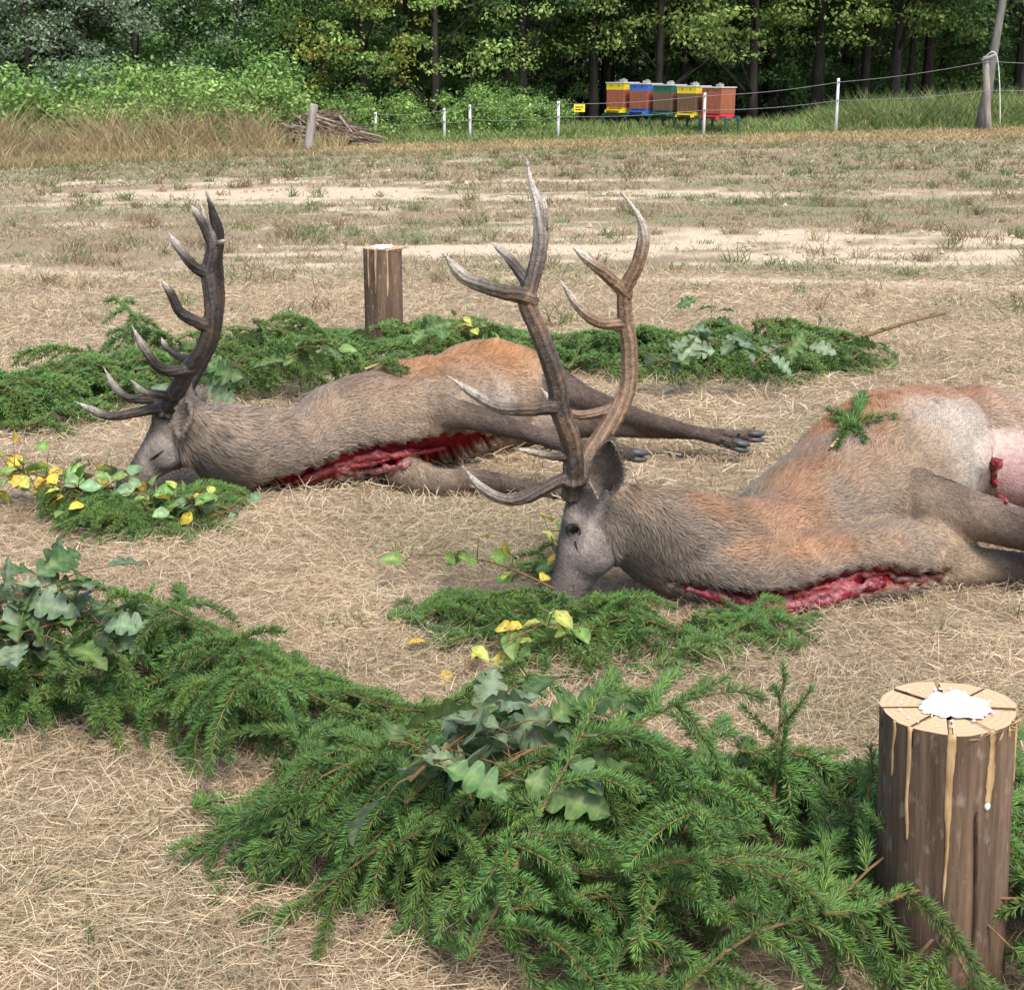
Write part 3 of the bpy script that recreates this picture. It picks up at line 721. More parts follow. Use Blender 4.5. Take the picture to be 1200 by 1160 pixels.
    nb = MB(); nb.ball(npz, (h * .026, f * .040, l * .042), 12); part('nose_pad', nb.mesh('nose_pad'), M_eye)
    # ---------------- flesh bulging in the cut
    groups = {}
    for (pts, r0, colr, off) in spec['flesh']: groups.setdefault('groin' if pts[0][0] > 1140 else 'cut', []).append((pts, r0, colr, off))
    for gk, items in groups.items():
        fb = MB(); cls = []
        for (pts, r0, colr, off) in items:
            pp = []
            for (x_, y_) in pts:
                q, nn_ = cast(x_, y_)
                if q is not None: pp.append(q + nn_ * off)
            if len(pp) < 3: continue
            m = 40; cp = catmull(pp, m); t = np.linspace(0, 1, m); rv = r0 * np.sin(math.pi * (.08 + .84 * t)) ** .5 * (.75 + .6 * vnoise(t * 9 + r0 * 500, t * 0, 3))
            fb.tube(cp + np.stack([.4 * r0 * (vnoise(t * 7, t * 0 + r0 * 77, q) - .5) * 2 for q in (1, 2, 3)], 1), list(rv), 10); cls.append((cp, np.array(colr) * .50))
        fm_ = remesh(fb, .0045, 2, .5); FV, FN = mesh_np(fm_)
        nz = fbm(FV[:, 0] * 38 + FV[:, 2] * 20, FV[:, 1] * 38 + FV[:, 2] * 31, 121, 3) - .5
        fc = np.zeros((len(FV), 3)); bd = np.full(len(FV), 9.0)
        for (cp, cc_) in cls:
            d = np.linalg.norm(FV[:, None] - cp[None], axis=2).min(1); m = d < bd; fc[m] = cc_; bd[m] = d[m]
        FV = FV + FN * (nz * .018)[:, None]; fm_.vertices.foreach_set('co', FV.astype(np.float32).ravel()); fm_.update()
        n5 = fbm(FV[:, 0] * 22 + 5, FV[:, 2] * 60 + FV[:, 1] * 14, 122, 3)[:, None]
        fc = fc * (.35 + 1.2 * n5); fat = smooth(.62, .78, fbm(FV[:, 0] * 30, FV[:, 2] * 70 + FV[:, 1] * 20, 123))[:, None] * .45
        fc = fc * (1 - fat) + np.array([.45, .23, .20]) * fat * .55
        set_col(fm_, np.clip(fc, 0, 1)); part('exposed_flesh', fm_, M_flesh)
    # ---------------- hooves
    for (name, cp, cr) in legs:
        if name in spec['hoofs']:
            e = Vector(cp[-1]); t = (Vector(cp[-1]) - Vector(cp[-4])).normalized(); sdv = t.cross(up).normalized(); uu = sdv.cross(t)
            hb = MB()
            for sg in (-1, 1):
                q = e + uu * sg * .0125
                hb.loft([(q - t * .012, sdv * .022, uu * .012), (q + t * .010, sdv * .024, uu * .0135), (q + t * .030, sdv * .021, uu * .0128), (q + t * .048 - sdv * .005, sdv * .013, uu * .010), (q + t * .056 - sdv * .007, sdv * .005, uu * .005)], 12)
            for sg in (-1, 1): hb.ball(e - t * .05 + sdv * .026 + uu * sg * .014, (t * .008, sdv * .007, uu * .006), 6)
            part('hoof', hb.mesh('hoof'), M_hoof)
    return dict(root=root, cast=cast)

Y1 = 4.2
far = dict(label='dead stag with dark crowded antlers lying before the waxed stump in back', P0=(-0.72, 5.58), th=R(42), k=1.0, voxel=.0105, avox=.0042,
    rust=(0.40, 0.205, 0.095), necktop=(0.42, 0.315, 0.205), ro=.16, belly=(.14, .30), mane=.055, hairs=85000, hair_w=.0028, nrust=.5,
    torso=[(-.12, .0, .10, .13, .03), (-.05, .0, .15, .19, .0), (.06, .0, .185, .255, 0), (.2, .01, .20, .285, 0), (.4, .01, .205, .285, 0), (.6, .0, .205, .265, 0), (.78, -.02, .205, .235, 0), (.93, -.04, .21, .225, 0), (1.05, -.05, .205, .20, 0), (1.15, -.05, .17, .16, .02), (1.22, -.05, .10, .09, .07)],
    neck=[(372, 528, 5.62, .165, .20), (330, 530, 5.55, .160, .18), (290, 528, 5.50, .155, .16), (255, 520, 5.46, .135, .14), (232, 505, 5.44, .115, .12), (222, 495, 5.43, .085, .09)],
    poll=(222, 478, 5.43), nose=(150, 572, 5.36), lat=(-.25, -.97, 0.1),
    legs=[('front_upper', [(455, 480, 5.72, .10), (505, 481, 5.66, .068), (553, 489, 5.58, .050), (610, 505, 5.51, .036), (655, 518, 5.47, .035), (690, 526, 5.46, .028), (728, 531, 5.45, .026), (742, 533, 5.45, .027)]),
          ('front_lower', [(470, 552, 5.5, .07), (510, 566, 5.40, .055), (565, 563, 5.42, .038), (620, 573, 5.38, .032), (690, 580, 5.36, .027), (740, 584, 5.36, .026)]),
          ('hind_upper', [(575, 440, 6.25, .16), (630, 447, 6.17, .105), (682, 466, 6.08, .058), (735, 486, 5.98, .036), (790, 501, 5.92, .029), (835, 513, 5.87, .028), (862, 521, 5.84, .027)]),
          ('hind_lower', [(600, 494, 6.15, .10), (650, 496, 6.1, .066), (710, 500, 6.02, .042), (780, 504, 5.97, .036), (840, 508, 5.95, .027), (880, 511, 5.94, .026)])],
    bulges=[(430, 470, 5.85, (.20, .14, .10)), (560, 430, 6.3, (.22, .16, .10))],
    hoofs=('front_upper', 'hind_upper', 'hind_lower', 'front_lower'), cut_ymax=6.0, cut_d=.050,
    cut_hi=[(256, 570), (300, 568), (350, 553), (400, 530), (440, 518), (480, 515), (520, 508), (560, 504), (590, 511)],
    cut_lo=[(256, 576), (300, 584), (350, 579), (400, 566), (440, 562), (480, 560), (520, 546), (560, 528), (590, 517)],
    flesh=[([(340, 566), (380, 553), (420, 545), (470, 536), (520, 524)], .016, (.42, .035, .04), .008), ([(390, 545), (430, 534), (470, 532), (505, 526)], .016, (.55, .10, .10), .008), ([(400, 553), (440, 550), (480, 546), (500, 540)], .013, (.62, .24, .22), .010), ([(280, 577), (320, 576), (360, 566), (390, 557)], .009, (.2, .012, .02), .004)],
    bare=[], eye=(183, 535, .016, 'closed'),
    ears=[((226, 474, 5.34), (213, 512, 5.27), .030, .035, (-.45, -1, .1)), ((232, 470, 5.5), (226, 448, 5.56), .035, .03, (-.2, .9, .2))],
    ant_dark=(0.040, 0.030, 0.025), ant_dark2=(0.030, 0.024, 0.021), ant_mid=(0.10, 0.062, 0.042),
    antlers=[('n', [([(192, 482, 5.36), (205, 461, 5.33), (219, 436, 5.30), (234, 416, 5.28), (245, 392, 5.27), (249, 363, 5.27), (246, 338, 5.28), (244, 316, 5.29), (249, 290, 5.30), (243, 265, 5.31), (233, 233, 5.32)], .034, .020, .82),
                    ([(249, 290, 5.30), (240, 268, 5.30), (231, 252, 5.29), (223, 240, 5.28)], .017, .011, .35), ([(249, 292, 5.30), (257, 285, 5.29), (265, 282, 5.28)], .013, .007, .4),
                    ([(245, 323, 5.29), (227, 312, 5.26), (211, 293, 5.23), (196, 271, 5.21)], .021, .012, .35), ([(246, 385, 5.27), (230, 377, 5.24), (211, 366, 5.21), (199, 342, 5.19), (188, 327, 5.18)], .024, .011, .7),
                    ([(226, 434, 5.29), (205, 435, 5.26), (186, 431, 5.22), (170, 410, 5.18), (154, 381, 5.16)], .023, .012, .6), ([(203, 465, 5.33), (186, 462, 5.28), (168, 459, 5.25), (152, 444, 5.22)], .017, .009, .4),
                    ([(194, 478, 5.35), (176, 480, 5.31), (157, 484, 5.27), (129, 488, 5.22), (107, 480, 5.19), (87, 470, 5.17)], .021, .011, .55)]),
             ('f', [([(205, 476, 5.46), (217, 455, 5.52), (232, 428, 5.58), (246, 400, 5.62), (254, 366, 5.64), (255, 335, 5.64), (253, 305, 5.62), (255, 275, 5.60), (249, 248, 5.58), (241, 224, 5.56)], .034, .020, .9),
                    ([(212, 468, 5.49), (190, 468, 5.50), (165, 468, 5.50), (147, 465, 5.50), (132, 450, 5.50), (121, 430, 5.50)], .020, .011, .55), ([(236, 420, 5.58), (215, 420, 5.60), (196, 408, 5.62), (188, 394, 5.63)], .018, .009, .6)])])
near = dict(label='dead stag with tall open antlers, spruce sprig on its flank, beside the near log', P0=(0.86, 4.50), th=R(46), k=1.0, voxel=.0095, avox=.0034,
    rust=(0.39, 0.175, 0.072), necktop=(0.36, 0.255, 0.16), belly=(.0, .16), mane=.026, hairs=135000, hair_w=.0019,
    torso=[(-.14, .0, .10, .13, .03), (-.06, .0, .15, .19, .0), (.05, .03, .180, .235, 0), (.2, .04, .203, .260, 0), (.4, .025, .225, .278, 0), (.6, -.005, .242, .285, 0), (.78, -.03, .240, .265, 0), (.93, -.05, .230, .245, 0), (1.05, -.06, .215, .22, 0), (1.15, -.06, .18, .17, .02), (1.24, -.06, .10, .09, .07)],
    neck=[(935, 632, 4.46, .165, .20), (890, 640, 4.36, .145, .165), (845, 640, 4.28, .140, .14), (800, 632, 4.25, .150, .135), (768, 626, 4.23, .145, .125), (742, 612, 4.21, .125, .11), (724, 596, 4.20, .09, .09)],
    poll=(706, 572, 4.20), nose=(650, 722, 4.12), lat=(-.28, -.96, 0.0),
    legs=[('front_upper', [(985, 578, 4.86, .11), (1028, 580, 4.68, .105), (1075, 587, 4.52, .092), (1130, 602, 4.38, .072), (1190, 618, 4.30, .056), (1250, 634, 4.22, .046), (1310, 650, 4.18, .034), (1370, 664, 4.14, .028)]),
          ('front_lower', [(1070, 655, 4.42, .09), (1115, 664, 4.35, .068), (1165, 664, 4.36, .052), (1230, 668, 4.34, .042), (1300, 674, 4.3, .030), (1360, 680, 4.28, .027)]),
          ('hind_upper', [(1130, 500, 5.30, .155), (1190, 508, 5.24, .135), (1250, 512, 5.18, .10), (1310, 535, 5.08, .06), (1380, 560, 4.98, .038), (1450, 580, 4.9, .028)]),
          ('hind_lower', [(1150, 545, 5.2, .14), (1200, 555, 5.1, .125), (1260, 572, 5.0, .09), (1330, 590, 4.95, .05), (1400, 600, 4.9, .036), (1470, 605, 4.9, .028)])],
    bulges=[(945, 585, 4.70, (.11, .15, .08)), (1100, 486, 5.34, (.24, .18, .09)), (1085, 535, 4.95, (.28, .20, .12))],
    tubes=[[(785, 655, 4.22, .10), (850, 668, 4.195, .108), (915, 674, 4.195, .122), (985, 668, 4.245, .128), (1050, 658, 4.315, .125), (1105, 650, 4.39, .10)]],
    hoofs=('front_upper', 'hind_upper', 'hind_lower', 'front_lower'), cut_ymax=4.8, cut_d=.040,
    cut_hi=[(776, 676), (810, 681), (850, 690), (890, 692), (930, 690), (960, 679), (1000, 664), (1040, 661), (1080, 670), (1115, 668), (1130, 650)],
    cut_lo=[(776, 682), (810, 694), (850, 706), (890, 715), (930, 722), (960, 716), (1000, 704), (1040, 694), (1080, 688), (1115, 680), (1130, 655)],
    flesh=[([(800, 688), (850, 700), (900, 710), (945, 711), (1000, 695), (1040, 684)], .021, (.34, .022, .045), .010), ([(880, 696), (930, 697), (970, 686), (1010, 674), (1045, 670)], .014, (.40, .030, .03), .006), ([(900, 705), (940, 705), (980, 694), (1020, 684)], .010, (.55, .10, .12), .016), ([(1040, 676), (1065, 680), (1090, 679), (1110, 674)], .014, (.22, .07, .045), .006),
           ([(1160, 540), (1168, 545), (1176, 542)], .020, (.42, .02, .025), .012), ([(1160, 545), (1166, 562), (1172, 580), (1180, 592)], .011, (.50, .045, .045), .014)],
    bare=[(1178, 525, (32, 30), (.46, .36, .31)), (1192, 560, (26, 34), (.42, .27, .25))], eye=(672, 622, .019, 'open'),
    ears=[((712, 574, 4.10), (716, 512, 4.06), .050, .045, (-.25, -1, .15)), ((700, 566, 4.30), (690, 530, 4.40), .035, .03, (-.3, .9, .2))],
    ant_dark=(0.075, 0.055, 0.042), ant_dark2=(0.20, 0.125, 0.075), ant_mid=(0.21, 0.125, 0.070),
    antlers=[('n', [([(670, 566, 4.12), (672, 543, 4.11), (667, 511, 4.09), (656, 480, 4.07), (652, 449, 4.06), (643, 418, 4.05), (631, 387, 4.05), (618, 356, 4.05), (622, 333, 4.06), (630, 306, 4.08), (634, 275, 4.10), (630, 240, 4.12), (622, 213, 4.13), (617, 186, 4.14)], .031, .017, .62),
                    ([(634, 290, 4.09), (638, 262, 4.10), (636, 224, 4.11)], .013, .009, .3),
                    ([(622, 352, 4.05), (605, 345, 4.03), (585, 341, 4.00), (550, 329, 3.96), (535, 317, 3.94), (519, 296, 3.92)], .023, .013, .35), ([(618, 334, 4.06), (604, 312, 4.09), (592, 298, 4.12), (575, 283, 4.15)], .016, .009, .3),
                    ([(655, 478, 4.07), (640, 478, 4.04), (620, 480, 4.01), (585, 478, 3.97), (554, 461, 3.94), (524, 440, 3.92)], .021, .010, .45), ([(668, 535, 4.10), (650, 535, 4.08), (628, 531, 4.05), (603, 525, 4.03)], .013, .007, .3),
                    ([(670, 560, 4.12), (651, 566, 4.09), (616, 583, 4.04), (589, 585, 4.00), (562, 570, 3.97), (541, 545, 3.95)], .021, .010, .45)]),
             ('f', [([(686, 553, 4.26), (694, 531, 4.29), (711, 504, 4.33), (729, 473, 4.37), (737, 442, 4.40), (737, 403, 4.41), (733, 372, 4.41), (733, 340, 4.40), (746, 313, 4.39), (754, 283, 4.38), (749, 255, 4.37), (727, 224, 4.36)], .030, .016, .72),
                    ([(734, 345, 4.40), (709, 321, 4.38), (690, 306, 4.36), (671, 290, 4.35)], .020, .010, .4), ([(732, 380, 4.41), (702, 378, 4.39), (678, 360, 4.37), (657, 329, 4.36)], .019, .010, .4),
                    ([(728, 474, 4.37), (705, 483, 4.36), (675, 486, 4.35), (650, 474, 4.34), (632, 452, 4.33)], .017, .008, .5)])])
stag_far = make_stag(far)
stag_near = make_stag(near)

# ================================================================== WAX-TOPPED LOGS
def wood_side_mat():
    m, nt, b = new_mat('weathered_log')
    tc = node(nt, 'ShaderNodeTexCoord'); mp = node(nt, 'ShaderNodeMapping'); mp.inputs['Scale'].default_value = (1, 1, 0.06)
    nt.links.new(tc.outputs['Object'], mp.inputs[0])
    n1 = node(nt, 'ShaderNodeTexNoise'); n1.inputs['Scale'].default_value = 130; n1.inputs['Detail'].default_value = 8; n1.inputs['Roughness'].default_value = .7
    n2 = node(nt, 'ShaderNodeTexNoise'); n2.inputs['Scale'].default_value = 16; n2.inputs['Detail'].default_value = 4
    nt.links.new(mp.outputs[0], n1.inputs['Vector']); nt.links.new(mp.outputs[0], n2.inputs['Vector'])
    cr = node(nt, 'ShaderNodeValToRGB'); e = cr.color_ramp.elements
    e[0].position = .30; e[0].color = (.040, .027, .019, 1); e[1].position = .70; e[1].color = (.25, .16, .10, 1)
    x = e.new(.5); x.color = (.125, .082, .054, 1)
    mx = node(nt, 'ShaderNodeMath', operation='ADD'); ms = node(nt, 'ShaderNodeMath', operation='MULTIPLY'); ms.inputs[1].default_value = .5
    nt.links.new(n1.outputs['Fac'], mx.inputs[0]); nt.links.new(n2.outputs['Fac'], mx.inputs[1]); nt.links.new(mx.outputs[0], ms.inputs[0])
    nt.links.new(ms.outputs[0], cr.inputs[0])
    # pale scuffs
    n3 = node(nt, 'ShaderNodeTexNoise'); n3.inputs['Scale'].default_value = 55; n3.inputs['Detail'].default_value = 5
    m3 = node(nt, 'ShaderNodeMapping'); m3.inputs['Scale'].default_value = (1, 1, .45); nt.links.new(tc.outputs['Object'], m3.inputs[0]); nt.links.new(m3.outputs[0], n3.inputs['Vector'])
    mr = node(nt, 'ShaderNodeMapRange'); mr.inputs[1].default_value = .58; mr.inputs[2].default_value = .74; nt.links.new(n3.outputs['Fac'], mr.inputs[0])
    mc = node(nt, 'ShaderNodeMixRGB'); mc.inputs[2].default_value = (.36, .30, .25, 1); nt.links.new(cr.outputs[0], mc.inputs[1])
    mk = node(nt, 'ShaderNodeMath', operation='MULTIPLY'); mk.inputs[1].default_value = .55; nt.links.new(mr.outputs[0], mk.inputs[0]); nt.links.new(mk.outputs[0], mc.inputs[0])
    nt.links.new(mc.outputs[0], b.inputs['Base Color']); b.inputs['Roughness'].default_value = .8; b.inputs['Specular IOR Level'].default_value = .2
    bp = node(nt, 'ShaderNodeBump'); bp.inputs['Strength'].default_value = .6; bp.inputs['Distance'].default_value = .006
    nt.links.new(n1.outputs['Fac'], bp.inputs['Height']); nt.links.new(bp.outputs[0], b.inputs['Normal'])
    return m
def cut_face_mat():
    m, nt, b = new_mat('fresh_cut_wood')
    tc = node(nt, 'ShaderNodeTexCoord'); wv = node(nt, 'ShaderNodeTexWave', wave_type='RINGS', rings_direction='Z')
    wv.inputs['Scale'].default_value = 26; wv.inputs['Distortion'].default_value = 1.6; wv.inputs['Detail'].default_value = 3
    nt.links.new(tc.outputs['Object'], wv.inputs['Vector'])
    cr = node(nt, 'ShaderNodeValToRGB'); cr.color_ramp.elements[0].color = (.56, .35, .195, 1); cr.color_ramp.elements[1].color = (.61, .41, .24, 1)
    nt.links.new(wv.outputs['Fac'], cr.inputs[0]); nt.links.new(cr.outputs[0], b.inputs['Base Color']); b.inputs['Roughness'].default_value = .7
    return m
M_log = wood_side_mat(); M_cut = cut_face_mat()
M_wax = mat_plain('white_wax', (.86, .86, .85), rough=.45, var=.06, scale=60, bump=.5, bscale=90)
M_run = mat_plain('resin_run', (.40, .24, .10), rough=.5, var=.4, scale=70, stretch=(1, 1, .2), coat=.1, col2=(.60, .41, .21))
def wax_log(base, r, H, runs, rot, label, crack=None, seed=1):
    rr = random.Random(seed)
    root = empty('wax_topped_log', base, 0); tag(root, label, 'log', 'wax-topped logs')
    n, nz = 320, 30; ch = .035
    def rad(t, z):                                   # uneven round
        q = r * (1 + .018 * math.sin(3 * t + 1) + .012 * math.sin(7 * t + z * 2) + .006 * math.sin(17 * t + z * 5))
        if crack:
            d = (t - crack[0] - .05 * math.sin(z * 9)) / .024
            q -= .022 * math.exp(-d * d) * float(smooth(crack[1], crack[1] + .05, z) * (1 - smooth(crack[2] - .05, crack[2], z)))
        return q
    V = []; Fs = []
    zs = [-.03 + (H - ch + .03) * i / (nz - 1) for i in range(nz)]
    for z in zs:
        for k in range(n):
            t = 2 * math.pi * k / n; q = rad(t, z); V.append((q * math.cos(t), q * math.sin(t), z))
    for i in range(nz - 1):
        for k in range(n): Fs.append((i * n + k, i * n + (k + 1) % n, (i + 1) * n + (k + 1) % n, (i + 1) * n + k))
    V.append((0, 0, zs[-1])); 
    for k in range(n): Fs.append(((nz - 1) * n + k, (nz - 1) * n + (k + 1) % n, len(V) - 1))
    mb = MB(); mb.add(V, Fs); tr = mb.build('log_trunk', M_log, root); tr.data.set_sharp_from_angle(angle=R(50))
    # eight wedges between the saw kerfs
    kr = [t % (2 * math.pi) for (t, _, _, _) in runs[:4]]
    ks = sorted(kr + [q for q in [(rot + i * math.pi / 4) % (2 * math.pi) for i in range(8)] if all(abs((q - z + math.pi) % (2 * math.pi) - math.pi) > .4 for z in kr)])
    nk_ = len(ks)
    for i in range(nk_):
        a0 = ks[i]; a1 = ks[(i + 1) % nk_] + (2 * math.pi if i == nk_ - 1 else 0); g = .0042
        m = 24; V = []; Fs = []
        am = (a0 + a1) / 2; off = g / math.sin((a1 - a0) / 2); cx, cy = off * math.cos(am), off * math.sin(am)
        g0 = g / r
        ring = [(cx, cy)] + [(rad(t, H - ch) * math.cos(t), rad(t, H - ch) * math.sin(t)) for t in np.linspace(a0 + g0, a1 - g0, m)]
        dz = rr.uniform(-.002, .002)
        for z in (H - ch - .0004, H + dz): V += [(x, y, z) for (x, y) in ring]
        L = len(ring)
        Fs.append(tuple(range(L, 2 * L)))
        for j in range(L): Fs.append((j, (j + 1) % L, L + (j + 1) % L, L + j))
        mb = MB(); mb.add(V, Fs); o = mb.build('sawn_wedge', M_log, root, smooth_=True)
        o.data.materials.append(M_cut); o.data.polygons[0].material_index = 1; o.data.set_sharp_from_angle(angle=R(35))
    # white wax in the middle
    N = 64; V = []; Fs = []; rings = [(1.0, 0), (.93, .006), (.8, .009), (.6, .012), (.35, .013), (.12, .014)]
    for (q, z) in rings:
        for k in range(N):
            t = 2 * math.pi * k / N
            R0 = r * (.50 + .06 * math.sin(3 * t + 1 + seed) + .22 * (float(vnoise(2.2 * math.cos(t) + 7 + seed, 2.2 * math.sin(t) + 3, 15)) - .5) + .16 * (float(vnoise(7 * math.cos(t) + 7, 7 * math.sin(t) + 9, 16)) - .5))
            V.append((q * R0 * math.cos(t) + .006, q * R0 * math.sin(t), H + .0025 + z * (.7 + .5 * float(vnoise(q * 5 + 3 * math.cos(t), 3 * math.sin(t), 5)))))
    V.append((.006, 0, H + .017))
    for i in range(len(rings) - 1):
        for k in range(N): Fs.append((i * N + k, i * N + (k + 1) % N, (i + 1) * N + (k + 1) % N, (i + 1) * N + k))
    for k in range(N): Fs.append(((len(rings) - 1) * N + k, (len(rings) - 1) * N + (k + 1) % N, len(V) - 1))
    mb = MB(); mb.add(V, Fs); mb.build('white_wax', M_wax, root)
    mb = MB()
    for i in range(26):                               # crumbs
        t = rr.random() * 6.3; q = r * rr.uniform(.5, .85); s = rr.uniform(.0006, .0022)
        mb.box((q * math.cos(t), q * math.sin(t), H + .004 + s * .5), (s, s * .8, s * .6), Matrix.Rotation(rr.random() * 3, 3, 'Z') @ Matrix.Rotation(rr.random(), 3, 'X'))
    mb.build('wax_crumbs', M_wax, root, smooth_=False)['kind'] = 'stuff'
    # pale runs of resin and wax down the sides, out of the kerfs
    for (t, ln, wd, tip) in runs:
        mb = MB(); st = []; m = 26
        for i in range(m):
            q = i / (m - 1); z = H + .001 - ln * q; tt = t + .05 * (float(vnoise(q * 3 + t * 5, 0, 9)) - .5) - .03 * q
            er = Vector((math.cos(tt), math.sin(tt), 0)); et = Vector((-math.sin(tt), math.cos(tt), 0)); zz = Vector((0, 0, z))
            hw = wd * (.62 - .26 * q + .45 * (float(vnoise(q * 6 + t * 7, 0, 6)) - .5) + .05 * rr.uniform(-1, 1)) * (1 if q < .93 else .6)
            st.append((zz + er * (rad(tt, z) + .0003), et * hw, er * .0026))
        mb.loft(st, 10); o = mb.build('resin_run', M_run, root)
        mb = MB(); er = Vector((math.cos(t), math.sin(t), 0)); et = Vector((-math.sin(t), math.cos(t), 0))
        mb.loft([(er * r * q + Vector((0, 0, H - .004)), et * .0036, Vector((0, 0, .003))) for q in (.45, .7, .9, 1.0)], 8); mb.build('kerf_filling', M_run, root)
        if tip:
            mb = MB(); e = st[-1][0] + Vector((0, 0, .004)); er = er.normalized(); mb.ball(e, (Vector((0, 0, .008)), et * .0055, er * .004), 8); link('wax_drip', mb.mesh('wax_drip'), M_wax, o)
    mb = MB()
    for i in range(34):                               # torn fibres at the rim
        t = rr.gauss(-.35, .5); z = H - rr.uniform(.0, .012); q = rad(t, H); s = rr.uniform(.006, .03)
        p = Vector((q * math.cos(t), q * math.sin(t), z)); d = Vector((math.cos(t) * .5, math.sin(t) * .5, 0)) + Vector((-math.sin(t), math.cos(t), rr.uniform(-.6, .4))) * rr.choice((-1, 1))
        mb.tube([p, p + d * s * .5, p + d * s], [.0012, .0009, .0004], 4)
    mb.build('wood_fibres', M_run, root)
    return root
lg_ = wax_log((.738, 2.31, 0), .108, .497, [(R(-103), .30, .011, False), (R(-66), .135, .013, True), (R(-137), .20, .007, False), (R(-12), .13, .006, False), (R(-155), .10, .005, False)], R(-103 + 8), 'thick waxed log standing in the front spruce heap', crack=(R(281), .0, .37), seed=3); lg_.rotation_euler = (0, -.045, 0)
pf_ = gp(450, 8.74)
wax_log((pf_.x, pf_.y, 0), .110, .535, [(R(-130), .22, .010, False), (R(-105), .25, .011, False), (R(-70), .27, .010, False)], R(-105), 'waxed log standing behind the stag with dark antlers', seed=5)

# ================================================================== SPRUCE
def needle_shoot(seed, L, droop, nl=(.016, .024), dens=1700, wid=.0016, sub=0):
    """brush-like spruce shoot along +X, drooping towards -Z"""
    r = np.random.default_rng(seed)
    Vs, Ts, Cs = [], [], []; off = 0
    stem = MB()
    def one(p0, d0, L, droop, dens):
        nonlocal off
        m = 9; pts = [np.array(p0, float)]; d = np.array(d0, float); d /= np.linalg.norm(d); ds = [d]
        for i in range(m):
            d = d + np.array([0, 0, -droop / m]) + r.normal(0, .03, 3); d /= np.linalg.norm(d); pts.append(pts[-1] + d * L / m); ds.append(d)
        pts = np.array(pts); ds = np.array(ds)
        stem.tube([tuple(p) for p in pts], list(np.linspace(.0024, .0011, len(pts))), 5)
        n = int(dens * L); t = np.sort(r.random(n)) * m * .995; i = t.astype(int); f = (t - i)[:, None]
        P = pts[i] * (1 - f) + pts[i + 1] * f; D = ds[i]
        ref = np.array([0, 0, 1.0]); S = np.cross(D, ref); S /= np.linalg.norm(S, axis=1)[:, None] + 1e-9; U = np.cross(S, D)
        ang = r.uniform(0, 2 * np.pi, n)
        ang = np.where(r.random(n) < .45, r.normal(np.pi / 2, .8, n), ang)   # more needles on the upper side
        rad = S * np.cos(ang)[:, None] + U * np.sin(ang)[:, None]
        el = np.clip(r.normal(.92, .17, n), .4, 1.35) * (1 - .45 * smooth(.8, 1, t / m))
        nd = D * np.cos(el)[:, None] + rad * np.sin(el)[:, None]
        le = r.uniform(nl[0], nl[1], n) * (1 - .3 * (t / m) ** 4); tip = P + nd * le[:, None]
        a = np.cross(nd, r.normal(0, 1, (n, 3))); a /= np.linalg.norm(a, axis=1)[:, None]; b = np.cross(nd, a)
        h = wid * .5
        mid = P + nd * (le * .6)[:, None]
        V = np.stack([P + a * h * .7, P - a * h * .35 + b * h * .6, P - a * h * .35 - b * h * .6, mid + a * h, mid - a * h * .5 + b * h * .85, mid - a * h * .5 - b * h * .85, tip], 1).reshape(-1, 3)
        k = (np.arange(n) * 7)[:, None] + off
        Q = np.concatenate([k + np.array([[0, 1, 4, 3]]), k + np.array([[1, 2, 5, 4]]), k + np.array([[2, 0, 3, 5]])])
        T = np.concatenate([k + np.array([[3, 4, 6]]), k + np.array([[4, 5, 6]]), k + np.array([[5, 3, 6]])])
        base = np.array([0.078, 0.172, 0.040]); bl = np.array([0.15, 0.27, 0.12]); lt = np.array([0.205, 0.33, 0.065])
        mixv = r.random((n, 1)); c = base * (1 - mixv) + np.where(r.random((n, 1)) < .3, bl, lt) * mixv
        c = np.repeat(c * r.uniform(.75, 1.2, (n, 1)), 7, 0)
        Vs.append(V); Ts.append((Q, T)); Cs.append(c); off += len(V)
        return pts, ds
    pts, ds = one((0, 0, 0), (1, 0, .12), L, droop, dens)
    if sub:
        for j in range(sub):
            t = .18 + .62 * j / sub; i = int(t * 9); s = 1 if j % 2 else -1
            D = ds[i]; S = np.cross(D, [0, 0, 1.0]); S /= np.linalg.norm(S)
            one(pts[i], D * .75 + S * s * .75 + np.array([0, 0, r.uniform(-.25, .15)]), L * (.72 - .36 * t) * r.uniform(.8, 1.15), droop * .8, dens)
    sv = np.array([tuple(v) for v in stem.v]); q4 = np.array([f for f in stem.f if len(f) == 4]); q3 = np.array([f for f in stem.f if len(f) == 3])
    V = np.concatenate(Vs + [sv]); scol = np.tile(np.array([[0.19, 0.135, 0.05]]), (len(sv), 1))
    me = np_mesh('spruce_shoot', V, [np.concatenate([q for q, _ in Ts] + [q4 + off]), np.concatenate([t for _, t in Ts] + [q3 + off])], np.concatenate(Cs + [scol]), True)
    me.materials.append(M_needle)
    return me
SH = {'s': [needle_shoot(10 + i, .055 + .008 * (i % 3), .5 + .2 * (i % 4)) for i in range(5)],
      'm': [needle_shoot(30 + i, .105 + .015 * (i % 3), .6 + .25 * (i % 4)) for i in range(6)],
      'c': [needle_shoot(50 + i, .15 + .02 * (i % 3), .7 + .25 * (i % 4), sub=2 + i % 3) for i in range(6)],
      'l': [needle_shoot(70 + i, .22 + .02 * (i % 3), .8 + .25 * (i % 3), sub=5) for i in range(5)]}
SH['f'] = [needle_shoot(110 + i, .115 + .018 * (i % 4), .5 + .22 * (i % 5), nl=(.017, .025), dens=2100) for i in range(7)]
SH['st'] = [needle_shoot(90 + i, .085, 0.0, dens=1700) for i in range(3)]
